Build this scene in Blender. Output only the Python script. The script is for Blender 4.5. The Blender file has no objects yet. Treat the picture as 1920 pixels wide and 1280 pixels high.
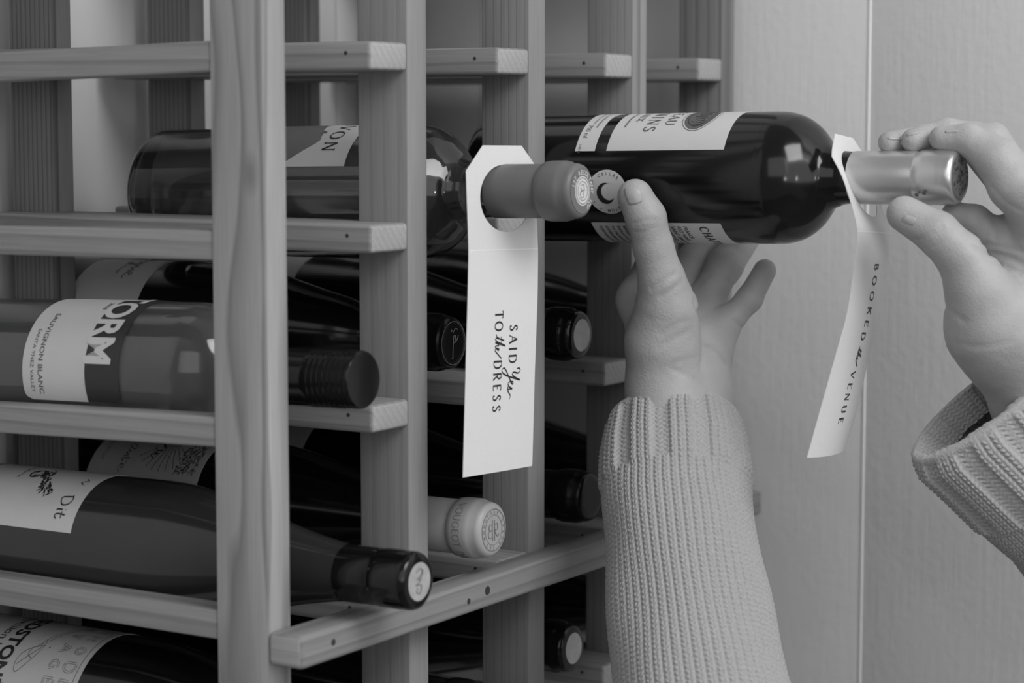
import bpy, bmesh, math, random
import numpy as np
from mathutils import Vector, Matrix

random.seed(7)
rng = np.random.default_rng(7)
SC = bpy.context.scene
COL = SC.collection
R_ = math.radians

# ------------------------------------------------------------------ frame
# rack frame in millimetres: u = across the rack front, v = along the bottles towards their necks, z = up
Z0 = 1400.0
F, TH, PITCH = 4195.8, R_(32.034), R_(5.635)
CAM = np.array([-983.95, 681.05, -26.02])
RIGHT = np.array([math.sin(TH), math.cos(TH), 0.0])
FH = np.array([math.cos(TH), -math.sin(TH), 0.0])
FWD = FH * math.cos(PITCH) + np.array([0, 0, -math.sin(PITCH)])
UP = FH * math.sin(PITCH) + np.array([0, 0, math.cos(PITCH)])

def W(p):
    """rack mm -> world metres"""
    p = np.atleast_2d(np.asarray(p, float))
    return np.stack([p[:, 0], -p[:, 1], p[:, 2] + Z0], 1) / 1000.0

def at(px, py, D):
    """point of the place (rack mm) at view distance D"""
    return CAM + RIGHT * ((px - 960) / F * D) + UP * ((640 - py) / F * D) + FWD * D

def depth(p):
    return float((np.asarray(p, float) - CAM) @ FWD)

# ------------------------------------------------------------------ camera
cam_d = bpy.data.cameras.new('camera'); cam = bpy.data.objects.new('camera', cam_d); COL.objects.link(cam)
cam_d.sensor_width = 36.0; cam_d.lens = F / 1920 * 36.0; cam_d.clip_start = 0.05
def wdir(d): return Vector((d[0], -d[1], d[2]))
rx, uy, fz = wdir(RIGHT), wdir(UP), wdir(-FWD)
M = Matrix(((rx.x, uy.x, fz.x, 0), (rx.y, uy.y, fz.y, 0), (rx.z, uy.z, fz.z, 0), (0, 0, 0, 1)))
cam.matrix_world = Matrix.Translation(Vector(W(CAM)[0])) @ M
cam_d.dof.use_dof = True; cam_d.dof.focus_distance = 1.262; cam_d.dof.aperture_fstop = 7.0
SC.camera = cam

# ------------------------------------------------------------------ light
SC.view_settings.view_transform = 'Standard'; SC.view_settings.look = 'None'
SC.view_settings.gamma = 1.0; SC.view_settings.use_curve_mapping = False
SC.view_settings.exposure = -0.14
wd = bpy.data.worlds.new('room_light'); SC.world = wd; wd.use_nodes = True
wd.node_tree.nodes['Background'].inputs[0].default_value = (1, 1, 1, 1)
wd.node_tree.nodes['Background'].inputs[1].default_value = 0.225
def area(name, loc, target, sx, sy, watts):
    l = bpy.data.lights.new(name, 'AREA'); l.shape = 'RECTANGLE'; l.size = sx; l.size_y = sy; l.energy = watts
    o = bpy.data.objects.new(name, l); COL.objects.link(o)
    a = Vector(W(loc)[0]); b = Vector(W(target)[0])
    o.location = a; o.rotation_euler = (b - a).to_track_quat('-Z', 'Y').to_euler()
    return o
area('daylit_room', (-600, 2900, 700), (150, 0, -100), 3.0, 2.2, 25)
area('daylit_room', (-2100, 1300, 900), (380, 150, 60), 2.2, 1.6, 12)
area('bright_window', (-200, 1200, 900), (380, 160, 0), 0.8, 0.7, 15.5)
area('distant_window', (-1450, 1750, -60), (170, 100, -60), 0.10, 0.13, 1.2)
area('distant_window', (-700, 2300, -40), (170, 100, -60), 0.14, 0.14, 1.5)

# ------------------------------------------------------------------ materials
def nt(name):
    m = bpy.data.materials.new(name); m.use_nodes = True
    n = m.node_tree; b = n.nodes['Principled BSDF']
    return m, n, b
def g(v): return (v, v, v, 1)
def plain(name, val, rough=.5, metal=0.0, spec=.5, coat=0.0, bump=0, bscale=300, trans=0, ior=1.5, var=0.0, vscale=60):
    m, n, b = nt(name)
    b.inputs['Base Color'].default_value = g(val); b.inputs['Roughness'].default_value = rough
    b.inputs['Metallic'].default_value = metal; b.inputs['Specular IOR Level'].default_value = spec
    b.inputs['Coat Weight'].default_value = coat; b.inputs['IOR'].default_value = ior
    b.inputs['Transmission Weight'].default_value = trans
    tc = n.nodes.new('ShaderNodeTexCoord')
    if bump:
        t = n.nodes.new('ShaderNodeTexNoise'); t.inputs['Scale'].default_value = bscale; t.inputs['Detail'].default_value = 4
        bp = n.nodes.new('ShaderNodeBump'); bp.inputs['Strength'].default_value = bump; bp.inputs['Distance'].default_value = .0005
        n.links.new(tc.outputs['Object'], t.inputs['Vector']); n.links.new(t.outputs['Fac'], bp.inputs['Height'])
        n.links.new(bp.outputs['Normal'], b.inputs['Normal'])
    if var:
        t = n.nodes.new('ShaderNodeTexNoise'); t.inputs['Scale'].default_value = vscale; t.inputs['Detail'].default_value = 5
        mr = n.nodes.new('ShaderNodeMapRange'); mr.inputs['From Min'].default_value = .3; mr.inputs['From Max'].default_value = .7
        mr.inputs['To Min'].default_value = val * (1 - var); mr.inputs['To Max'].default_value = val * (1 + var)
        n.links.new(tc.outputs['Object'], t.inputs['Vector']); n.links.new(t.outputs['Fac'], mr.inputs['Value'])
        n.links.new(mr.outputs['Result'], b.inputs['Base Color'])
    return m

def wood(name, base, dark, nrm, spacing, grain, wob=.4, wfreq=3.0, sharp=.35, rough=.55, cross=18.0, knot=None):
    """growth rings cut by the faces: bands across nrm, drawn out along the grain axis (world x, y, z)"""
    m, n, b = nt(name); L = n.links.new; N = n.nodes.new
    b.inputs['Roughness'].default_value = rough; b.inputs['Specular IOR Level'].default_value = .3
    tc = N('ShaderNodeTexCoord'); oi = N('ShaderNodeObjectInfo')
    sc = [cross, cross, cross]; sc[grain] = wfreq
    mp = N('ShaderNodeMapping'); mp.inputs['Scale'].default_value = sc; L(tc.outputs['Object'], mp.inputs['Vector'])
    ad = N('ShaderNodeVectorMath'); ad.operation = 'ADD'; L(mp.outputs[0], ad.inputs[0])
    mu = N('ShaderNodeMath'); mu.operation = 'MULTIPLY'; mu.inputs[1].default_value = 37.0; L(oi.outputs['Random'], mu.inputs[0])
    L(mu.outputs[0], ad.inputs[1])
    no = N('ShaderNodeTexNoise'); no.inputs['Scale'].default_value = 1.0; no.inputs['Detail'].default_value = 1.5; L(ad.outputs[0], no.inputs['Vector'])
    dt = N('ShaderNodeVectorMath'); dt.operation = 'DOT_PRODUCT'; L(tc.outputs['Object'], dt.inputs[0])
    nv = Vector(nrm).normalized(); dt.inputs[1].default_value = nv * (1 / spacing)
    s1 = N('ShaderNodeMath'); s1.operation = 'MULTIPLY_ADD'; L(no.outputs['Fac'], s1.inputs[0]); s1.inputs[1].default_value = wob * 4; L(dt.outputs['Value'], s1.inputs[2])
    s2 = N('ShaderNodeMath'); s2.operation = 'ADD'; L(s1.outputs[0], s2.inputs[0]); L(mu.outputs[0], s2.inputs[1])
    fr = N('ShaderNodeMath'); fr.operation = 'FRACT'; L(s2.outputs[0], fr.inputs[0])
    cr = N('ShaderNodeValToRGB'); e = cr.color_ramp.elements
    e[0].position = 0; e[0].color = g(base); e[1].position = 1.0; e[1].color = g(base * .97)
    x = e.new(1 - sharp); x.color = g(base * .93); x = e.new(1 - sharp * .25); x.color = g(dark); L(fr.outputs[0], cr.inputs[0])
    # fibres
    sf = [900, 900, 900]; sf[grain] = 25
    mf = N('ShaderNodeMapping'); mf.inputs['Scale'].default_value = sf; L(tc.outputs['Object'], mf.inputs['Vector'])
    nf = N('ShaderNodeTexNoise'); nf.inputs['Scale'].default_value = 1; nf.inputs['Detail'].default_value = 3; L(mf.outputs[0], nf.inputs['Vector'])
    mr = N('ShaderNodeMapRange'); mr.inputs['To Min'].default_value = .82; mr.inputs['To Max'].default_value = 1.18; L(nf.outputs['Fac'], mr.inputs['Value'])
    # broad tone
    nb = N('ShaderNodeTexNoise'); nb.inputs['Scale'].default_value = 1.3; nb.inputs['Detail'].default_value = 2; L(ad.outputs[0], nb.inputs['Vector'])
    mb = N('ShaderNodeMapRange'); mb.inputs['To Min'].default_value = .8; mb.inputs['To Max'].default_value = 1.2; L(nb.outputs['Fac'], mb.inputs['Value'])
    m1 = N('ShaderNodeMath'); m1.operation = 'MULTIPLY'; L(mr.outputs[0], m1.inputs[0]); L(mb.outputs[0], m1.inputs[1])
    mx = N('ShaderNodeVectorMath'); mx.operation = 'SCALE'; L(cr.outputs['Color'], mx.inputs[0]); L(m1.outputs[0], mx.inputs['Scale'])
    L(mx.outputs[0], b.inputs['Base Color'])
    if knot:
        k1 = N('ShaderNodeVectorMath'); k1.operation = 'SUBTRACT'; L(tc.outputs['Object'], k1.inputs[0]); k1.inputs[1].default_value = knot
        k2 = N('ShaderNodeVectorMath'); k2.operation = 'MULTIPLY'; L(k1.outputs[0], k2.inputs[0]); k2.inputs[1].default_value = (20, 1 / .0055, 1 / .013)
        k3 = N('ShaderNodeVectorMath'); k3.operation = 'LENGTH'; L(k2.outputs[0], k3.inputs[0])
        k4 = N('ShaderNodeMapRange'); k4.inputs['From Min'].default_value = .25; k4.inputs['From Max'].default_value = 1.0; k4.inputs['To Min'].default_value = .68; k4.inputs['To Max'].default_value = 1.0; L(k3.outputs['Value'], k4.inputs['Value'])
        k5 = N('ShaderNodeVectorMath'); k5.operation = 'SCALE'; L(mx.outputs[0], k5.inputs[0]); L(k4.outputs[0], k5.inputs['Scale']); L(k5.outputs[0], b.inputs['Base Color'])
    bp = N('ShaderNodeBump'); bp.inputs['Strength'].default_value = .25; bp.inputs['Distance'].default_value = .0004
    L(nf.outputs['Fac'], bp.inputs['Height']); L(bp.outputs['Normal'], b.inputs['Normal'])
    return m

Y_, X_, ZZ = 1, 0, 2
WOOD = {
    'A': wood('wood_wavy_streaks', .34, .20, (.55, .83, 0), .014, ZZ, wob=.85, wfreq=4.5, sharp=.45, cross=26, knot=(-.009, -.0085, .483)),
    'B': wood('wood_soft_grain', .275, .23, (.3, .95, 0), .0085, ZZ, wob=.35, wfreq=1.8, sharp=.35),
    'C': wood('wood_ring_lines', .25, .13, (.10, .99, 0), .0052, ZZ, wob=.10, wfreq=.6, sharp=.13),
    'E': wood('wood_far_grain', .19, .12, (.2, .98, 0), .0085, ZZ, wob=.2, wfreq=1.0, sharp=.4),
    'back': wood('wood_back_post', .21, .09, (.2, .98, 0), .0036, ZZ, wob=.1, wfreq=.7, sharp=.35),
    'end': wood('wood_end_grain', .37, .31, (.75, 0, .66), .0042, Y_, wob=.15, wfreq=1.4, sharp=.3),
    'rail': wood('wood_rail', .27, .19, (.72, 0, .7), .0058, Y_, wob=.35, wfreq=1.4, sharp=.35),
    'rail2': wood('wood_rail_plain', .275, .195, (.15, 0, .98), .0085, Y_, wob=.5, wfreq=2.0, sharp=.5),
    'bar': wood('wood_bar', .26, .185, (0, .4, .92), .0075, X_, wob=.4, wfreq=1.6, sharp=.4),
}
M_ = {
    'paper': plain('paper_label', .60, .6, bump=.15, bscale=900, var=.02),
    'paper_dim': plain('paper_cream', .50, .6, bump=.15, bscale=900, var=.03),
    'card': plain('white_card', .66, .7, bump=.3, bscale=1400),
    'ink': plain('black_ink', .015, .5),
    'ink_soft': plain('grey_ink', .10, .5),
    'ink_mid': plain('mid_grey_ink', .16, .5),
    'white_ink': plain('white_print', .62, .6),
    'dark_glass': plain('dark_bottle_glass', .004, .15, spec=.5),
    'brown_glass': plain('brown_bottle_glass', .026, .14, spec=.5),
    'cap_black': plain('black_capsule', .005, .24, spec=.28),
    'cap_black_gloss': plain('black_gloss_wax', .005, .12, spec=.38),
    'cap_grey': plain('grey_capsule', .14, .42, spec=.4),
    'cap_pale': plain('pale_capsule', .40, .42, spec=.4),
    'silver': plain('silver_foil', .62, .30, metal=.85, bump=.06, bscale=400),
    'screw': plain('black_screw_cap', .007, .2, spec=.28),
    'disc': plain('pale_disc', .40, .55, var=.12, vscale=200),
    'nail_skin': plain('fingernail', .37, .38, spec=.45),
    'nailhead': plain('nail_hole', .03, .7),
    'dark_gap': plain('joint_filler', .62, .5),
    'floor': plain('floor_boards', .15, .5, var=.2, vscale=4),
}
def glass(name, col, rough=.02):
    m, n, b = nt(name)
    b.inputs['Base Color'].default_value = g(col); b.inputs['Roughness'].default_value = rough
    b.inputs['Transmission Weight'].default_value = 1.0; b.inputs['IOR'].default_value = 1.5
    return m
M_['green_glass'] = glass('tinted_bottle_glass', .62)
M_['clear_glass'] = glass('clear_bottle_glass', .80)
M_['liquid_dark'] = plain('dark_wine', .34, .05, trans=.85, ior=1.33)
M_['liquid_pale'] = plain('pale_wine', .42, .05, trans=.60, ior=1.33)

def skin_mat():
    m, n, b = nt('skin'); L = n.links.new; N = n.nodes.new
    b.inputs['Roughness'].default_value = .48; b.inputs['Specular IOR Level'].default_value = .35
    b.inputs['Subsurface Weight'].default_value = .12; b.inputs['Subsurface Radius'].default_value = (.006, .006, .006)
    b.inputs['Subsurface Scale'].default_value = 1.0
    tc = N('ShaderNodeTexCoord')
    a = N('ShaderNodeTexNoise'); a.inputs['Scale'].default_value = 45; a.inputs['Detail'].default_value = 6; L(tc.outputs['Object'], a.inputs['Vector'])
    mr = N('ShaderNodeMapRange'); mr.inputs['From Min'].default_value = .3; mr.inputs['From Max'].default_value = .7
    mr.inputs['To Min'].default_value = .345; mr.inputs['To Max'].default_value = .415; L(a.outputs['Fac'], mr.inputs['Value']); L(mr.outputs[0], b.inputs['Base Color'])
    v = N('ShaderNodeTexVoronoi'); v.inputs['Scale'].default_value = 900; L(tc.outputs['Object'], v.inputs['Vector'])
    c = N('ShaderNodeTexNoise'); c.inputs['Scale'].default_value = 250; c.inputs['Detail'].default_value = 5; L(tc.outputs['Object'], c.inputs['Vector'])
    s = N('ShaderNodeMath'); s.operation = 'MULTIPLY_ADD'; s.inputs[1].default_value = .4; L(v.outputs['Distance'], s.inputs[0]); L(c.outputs['Fac'], s.inputs[2])
    bp = N('ShaderNodeBump'); bp.inputs['Strength'].default_value = .5; bp.inputs['Distance'].default_value = .0006; L(s.outputs[0], bp.inputs['Height'])
    L(bp.outputs['Normal'], b.inputs['Normal'])
    return m
M_['skin'] = skin_mat()
def wool_mat():
    m, n, b = nt('wool_knit'); L = n.links.new; N = n.nodes.new
    b.inputs['Roughness'].default_value = .9; b.inputs['Specular IOR Level'].default_value = .1
    b.inputs['Sheen Weight'].default_value = .25; b.inputs['Sheen Roughness'].default_value = .5
    tc = N('ShaderNodeTexCoord')
    a = N('ShaderNodeTexNoise'); a.inputs['Scale'].default_value = 700; a.inputs['Detail'].default_value = 5; L(tc.outputs['Object'], a.inputs['Vector'])
    mr = N('ShaderNodeMapRange'); mr.inputs['To Min'].default_value = .30; mr.inputs['To Max'].default_value = .46; L(a.outputs['Fac'], mr.inputs['Value']); L(mr.outputs[0], b.inputs['Base Color'])
    bp = N('ShaderNodeBump'); bp.inputs['Strength'].default_value = .7; bp.inputs['Distance'].default_value = .0008; L(a.outputs['Fac'], bp.inputs['Height'])
    L(bp.outputs['Normal'], b.inputs['Normal'])
    return m
M_['wool'] = wool_mat()
def wall_mat():
    m, n, b = nt('painted_panelling'); L = n.links.new; N = n.nodes.new
    b.inputs['Base Color'].default_value = g(.70); b.inputs['Roughness'].default_value = .5; b.inputs['Specular IOR Level'].default_value = .3
    tc = N('ShaderNodeTexCoord'); mp = N('ShaderNodeMapping'); mp.inputs['Scale'].default_value = (260, 260, 16); L(tc.outputs['Object'], mp.inputs[0])
    a = N('ShaderNodeTexNoise'); a.inputs['Scale'].default_value = 1; a.inputs['Detail'].default_value = 3; L(mp.outputs[0], a.inputs['Vector'])
    c = N('ShaderNodeTexNoise'); c.inputs['Scale'].default_value = 160; c.inputs['Detail'].default_value = 4; L(tc.outputs['Object'], c.inputs['Vector'])
    s = N('ShaderNodeMath'); s.operation = 'MULTIPLY_ADD'; s.inputs[1].default_value = .8; L(a.outputs['Fac'], s.inputs[0]); L(c.outputs['Fac'], s.inputs[2])
    bp = N('ShaderNodeBump'); bp.inputs['Strength'].default_value = .22; bp.inputs['Distance'].default_value = .0012; L(s.outputs[0], bp.inputs['Height'])
    L(bp.outputs['Normal'], b.inputs['Normal'])
    return m
M_['wall'] = wall_mat()

# ------------------------------------------------------------------ object helpers
WLOC = {}
def mesh(name, verts, faces, mat, parent=None, smooth=False, mats=None, fmat=None, auto=None):
    """verts in rack mm; origin at the centre of the piece"""
    w = W(verts); c = (w.min(0) + w.max(0)) / 2
    if parent is None: c = np.array([c[0], c[1], w[:, 2].min()])
    me = bpy.data.meshes.new(name); v = (w - c)
    if isinstance(faces, np.ndarray):
        nf, k = faces.shape
        me.vertices.add(len(v)); me.vertices.foreach_set('co', v.astype(np.float32).ravel())
        me.loops.add(nf * k); me.loops.foreach_set('vertex_index', faces.astype(np.int32).ravel())
        me.polygons.add(nf); me.polygons.foreach_set('loop_start', np.arange(0, nf * k, k, dtype=np.int32))
        me.update(calc_edges=True); me.validate()
    else:
        me.from_pydata(v.tolist(), [], faces); me.update()
    if smooth: me.shade_smooth()
    me.materials.append(mat)
    if mats:
        for x in mats: me.materials.append(x)
        me.polygons.foreach_set('material_index', fmat)
    if auto is not None:
        me.shade_smooth(); me.set_sharp_from_angle(angle=R_(auto))
    o = bpy.data.objects.new(name, me); COL.objects.link(o)
    if parent is not None:
        o.parent = parent; o.location = Vector(c) - WLOC[parent.name]
    else: o.location = Vector(c)
    WLOC[o.name] = Vector(c)
    return o
def fixn(o):
    bm = bmesh.new(); bm.from_mesh(o.data); bmesh.ops.recalc_face_normals(bm, faces=bm.faces); bm.to_mesh(o.data); bm.free(); return o
def empty(name, p, label, cat, group=None):
    o = bpy.data.objects.new(name, None); COL.objects.link(o); o.empty_display_size = .02
    o.location = Vector(W(p)[0]); WLOC[o.name] = o.location.copy()
    o['label'] = label; o['category'] = cat
    if group: o['group'] = group
    return o
def box(name, lo, hi, mat, parent=None, bev=1.2, dz_back=0.0, seg=2, end=None):
    """box in rack mm; dz_back lowers or lifts the low-v end"""
    c = [[x, y, z] for x in (lo[0], hi[0]) for y in (lo[1], hi[1]) for z in (lo[2], hi[2])]
    for q in c:
        if q[1] == lo[1]: q[2] += dz_back
    f = [(0, 1, 3, 2), (4, 6, 7, 5), (0, 4, 5, 1), (2, 3, 7, 6), (0, 2, 6, 4), (1, 5, 7, 3)]
    o = mesh(name, c, f, mat, parent); fixn(o)
    if bev:
        bm = bmesh.new(); bm.from_mesh(o.data)
        bmesh.ops.bevel(bm, geom=list(bm.edges), offset=bev / 1000, segments=seg, affect='EDGES', profile=.5)
        bm.to_mesh(o.data); bm.free(); o.data.shade_smooth(); o.data.set_sharp_from_angle(angle=R_(50))
    if end is not None:
        o.data.materials.append(end[0])
        for p in o.data.polygons:
            if p.normal[end[1]] * end[2] > .8: p.material_index = 1
    return o

# ------------------------------------------------------------------ setting
UW, VB = 408.0, -303.0
P, WD, DP, VBK = 123.24, 18.2, 32.9, -256.2
def structure(o): o['kind'] = 'structure'; return o
wr = structure(box('wall_right', (UW + 1.6, VB - 40, -1400), (UW + 60, 2600, 1100), M_['dark_gap'], bev=0))
wb = structure(box('wall_back', (-1700, VB - 60, -1400), (UW + 1.6, VB - 1.6, 1100), M_['dark_gap'], bev=0))
structure(box('floor', (-1700, VB - 60, -1425), (UW + 60, 2600, -1400), M_['floor'], bev=0))
edges = [VB, 89.3 - 305, 89.3, 89.3 + 305, 89.3 + 610, 89.3 + 915, 89.3 + 1220]
for a, b in zip(edges[:-1], edges[1:]):
    box('panel', (UW, a + .35, -1400), (UW + 1.6, b - .35, 1100), M_['wall'], wr, bev=.75, seg=3)
for a in edges[1:-1]:
    box('caulk_bead', (UW - .55, a - 1.1, -1400), (UW + 1.0, a + 1.1, 1100), plain('caulk', .86, .35), wr, bev=.5, seg=2)
gb = -263.0
for k in range(-5, 3):
    a, b = gb + 305 * k, gb + 305 * (k + 1)
    b = min(b, UW)
    box('panel', (max(a, -1700) + .6, VB - 1.6, -1400), (b - .6, VB, 1100), M_['wall'], wb, bev=.75, seg=3)

# ------------------------------------------------------------------ wine rack
rack = empty('wine_rack', (100, -140, -1400), 'tall slatted pale wood wine rack with empty and filled bays against the painted wall', 'wine rack')
ZB = {0: 95.0, 1: 0.0, 2: -95.2, 3: -190.0, 4: -286.5, 5: -381.0, 6: -476.0}
RT = 15.1
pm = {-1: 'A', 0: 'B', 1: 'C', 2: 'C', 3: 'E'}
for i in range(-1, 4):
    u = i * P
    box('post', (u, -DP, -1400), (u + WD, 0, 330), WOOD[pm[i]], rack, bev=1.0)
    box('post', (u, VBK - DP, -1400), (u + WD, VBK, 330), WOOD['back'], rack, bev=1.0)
    for L in ZB:
        z = ZB[L]
        dzb = {1: -7.5, 2: -2.5, 3: -4.5}.get(L, 0) if i == -1 else 0
        dzf = {1: -2.0, 3: 1.5}.get(L, 0) if i == -1 else 0
        box('rung', (u + .4, VBK, z + dzf), (u + WD - .4, -DP, z + RT + dzf), WOOD['rail2' if L != 1 else 'rail'], rack, bev=1.2, dz_back=dzb - dzf)
        if i >= 0:
            if L == 4: z = -293.6
            r = box('rail', (u - 34, VBK - DP, z), (u - .1 if False else u, 0, z + RT), WOOD['rail2' if (i == 0 and L == 2) else 'rail'], rack, bev=2.2, seg=3, end=(WOOD['end'], 1, -1))
            # nail hole near the front end of the rail's side
            c = (u - 34.05, -15.5, z + 9.0); n_ = 10
            vv = [(c[0] - .05, c[1] + 1.1 * math.cos(t), c[2] + 1.1 * math.sin(t)) for t in np.linspace(0, 2 * math.pi, n_, endpoint=False)]
            vv += [(c[0] + .4, a[1], a[2]) for a in vv]
            mesh('nail', vv, [tuple(range(n_))] + [(k, (k + 1) % n_, n_ + (k + 1) % n_, n_ + k) for k in range(n_)], M_['nailhead'], r)
bar = box('crossbar', (-P - .6, 0, -295.3), (3 * P + WD + 6.5, 21.2, -278.4), WOOD['bar'], rack, bev=2.8, seg=3, end=(WOOD['end'], 0, -1))
for (u, z, r0) in ((26, -288, 1.7), (45, -285.5, 2.6), (-98, -286, 1.8), (213, -286, 1.1), (209, -286, 1.1), (330, -286, 1.3)):
    vv = [(u + r0 * math.cos(t), 21.25, z + r0 * math.sin(t)) for t in np.linspace(0, 2 * math.pi, 12, endpoint=False)]
    vv += [(a[0], 20.6, a[2]) for a in vv]
    mesh('nail', vv, [tuple(range(12))] + [(k, (k + 1) % 12, 12 + (k + 1) % 12, 12 + k) for k in range(12)], M_['nailhead'], bar)

# ------------------------------------------------------------------ flat print helpers
def text2d(body, size=10, weight=0.0, xs=1.0, spacing=1.0, cut=2.0):
    c = bpy.data.curves.new('t', 'FONT'); c.body = body; c.size = size; c.offset = weight; c.space_character = spacing; c.resolution_u = 3
    o = bpy.data.objects.new('t', c); COL.objects.link(o)
    dg = bpy.context.evaluated_depsgraph_get(); dg.update()
    me = o.evaluated_get(dg).to_mesh()
    bm = bmesh.new(); bm.from_mesh(me)
    o.evaluated_get(dg).to_mesh_clear(); bpy.data.objects.remove(o); bpy.data.curves.remove(c)
    bmesh.ops.triangulate(bm, faces=bm.faces)
    bm.verts.ensure_lookup_table()
    if bm.verts:
        xsx = [v.co.x for v in bm.verts]; x = min(xsx) + cut
        while x < max(xsx):
            bmesh.ops.bisect_plane(bm, geom=list(bm.verts) + list(bm.edges) + list(bm.faces), plane_co=(x, 0, 0), plane_no=(1, 0, 0)); x += cut
    bm.verts.index_update()
    V = np.array([(v.co.x * xs, v.co.y) for v in bm.verts]); Fc = [tuple(v.index for v in f.verts) for f in bm.faces]; bm.free()
    w = V[:, 0].max() if len(V) else 0
    return V, Fc, w

def catmull(pts, n=8):
    p = np.array(pts, float)
    if len(p) < 3:
        t = np.linspace(0, 1, n + 1)[:, None]; return p[0] * (1 - t) + p[-1] * t
    q = np.vstack([2 * p[0] - p[1], p, 2 * p[-1] - p[-2]]); out = []
    for i in range(1, len(q) - 2):
        for t in np.linspace(0, 1, n, endpoint=False):
            a, b, c, d = q[i - 1:i + 3]
            out.append(.5 * (2 * b + (c - a) * t + (2 * a - 5 * b + 4 * c - d) * t * t + (3 * b - a - 3 * c + d) * t ** 3))
    out.append(q[-2]); return np.array(out)

def ribbon(pl, w0, w1=None, nib=0.0):
    """stroke a polyline: w0 thin to w1 thick with the nib angle (0 = thick uprights)"""
    pl = np.asarray(pl, float); d = np.gradient(pl, axis=0); ln = np.hypot(d[:, 0], d[:, 1]) + 1e-9; d /= ln[:, None]
    if w1 is None: w = np.full(len(pl), w0)
    else: w = w0 + (w1 - w0) * np.abs(d[:, 1] * math.cos(nib) + d[:, 0] * math.sin(nib)) ** 1.6
    n = np.stack([-d[:, 1], d[:, 0]], 1) * w[:, None] / 2
    V = np.vstack([pl + n, pl - n]); k = len(pl)
    return V, [(i, i + 1, k + i + 1, k + i) for i in range(k - 1)]
def arc(cx, cy, rx, ry, a0, a1, n=16):
    t = np.radians(np.linspace(a0, a1, n)); return np.stack([cx + rx * np.cos(t), cy + ry * np.sin(t)], 1)
def ln(a, b, n=5):
    t = np.linspace(0, 1, n)[:, None]; return np.array(a) * (1 - t) + np.array(b) * t
def J(*a): return np.vstack(a)
GL = {  # glyph: (advance, strokes, serif marks (x, y))
    'A': (.78, [ln((0, 0), (.36, 1)), ln((.36, 1), (.72, 0)), ln((.13, .34), (.59, .34))], [(0, 0), (.72, 0)]),
    'B': (.62, [ln((.08, 0), (.08, 1)), J(ln((.08, 1), (.25, 1)), arc(.28, .76, .2, .24, 90, -90)), J(ln((.08, .52), (.25, .52)), arc(.28, .26, .25, .26, 90, -90), ln((.28, 0), (.08, 0)))], []),
    'C': (.78, [arc(.42, .5, .4, .5, 48, 312, 26)], [(.69, .82)]),
    'D': (.78, [ln((.08, 0), (.08, 1)), J(ln((.08, 1), (.3, 1)), arc(.32, .5, .4, .5, 90, -90, 24), ln((.3, 0), (.08, 0)))], []),
    'E': (.58, [ln((.08, 0), (.08, 1)), ln((.08, 1), (.5, 1)), ln((.08, .52), (.42, .52)), ln((.08, 0), (.52, 0))], [(.5, .96), (.52, .04)]),
    'G': (.82, [arc(.42, .5, .4, .5, 48, 312, 26), ln((.7, .42), (.7, .1)), ln((.5, .42), (.78, .42))], []),
    'H': (.8, [ln((.08, 0), (.08, 1)), ln((.66, 0), (.66, 1)), ln((.08, .52), (.66, .52))], [(.08, 0), (.08, 1), (.66, 0), (.66, 1)]),
    'I': (.3, [ln((.12, 0), (.12, 1))], [(.12, 0), (.12, 1)]),
    'K': (.7, [ln((.08, 0), (.08, 1)), ln((.6, 1), (.1, .42)), ln((.25, .58), (.64, 0))], [(.08, 0), (.08, 1), (.6, 1), (.64, 0)]),
    'L': (.56, [ln((.08, 0), (.08, 1)), ln((.08, 0), (.5, 0))], [(.08, 1), (.5, .04)]),
    'M': (.95, [ln((.08, 0), (.12, 1)), ln((.12, 1), (.44, .05)), ln((.44, .05), (.76, 1)), ln((.76, 1), (.8, 0))], [(.08, 0), (.8, 0)]),
    'N': (.82, [ln((.08, 0), (.08, 1)), ln((.08, 1), (.66, 0)), ln((.66, 0), (.66, 1))], [(.08, 0), (.66, 1)]),
    'O': (.92, [arc(.43, .5, .4, .5, 0, 360, 34)], []),
    'R': (.68, [ln((.08, 0), (.08, 1)), J(ln((.08, 1), (.28, 1)), arc(.3, .75, .22, .25, 90, -90), ln((.3, .5), (.08, .5))), ln((.26, .5), (.6, 0))], [(.08, 0), (.62, 0)]),
    'S': (.6, [catmull([(.46, .8), (.36, .96), (.2, .98), (.07, .83), (.12, .64), (.3, .5), (.46, .33), (.44, .12), (.28, .01), (.12, .03), (.03, .2)], 5)], []),
    'T': (.7, [ln((.32, 0), (.32, 1)), ln((.02, 1), (.62, 1))], [(.32, 0), (.02, .95), (.62, .95)]),
    'U': (.8, [J(ln((.08, 1), (.08, .35)), arc(.36, .32, .28, .32, 180, 360, 16), ln((.64, .35), (.64, 1)))], [(.08, 1), (.64, 1)]),
    'V': (.76, [ln((0, 1), (.35, 0)), ln((.35, 0), (.7, 1))], [(0, 1), (.7, 1)]),
    'X': (.74, [ln((0, 1), (.64, 0)), ln((.64, 1), (0, 0))], [(0, 0), (.64, 0), (0, 1), (.64, 1)]),
    'Y': (.72, [ln((0, 1), (.34, .5)), ln((.66, 1), (.34, .5)), ln((.34, .5), (.34, 0))], [(0, 1), (.66, 1), (.34, 0)]),
    ' ': (.45, [], []),
}
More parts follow.
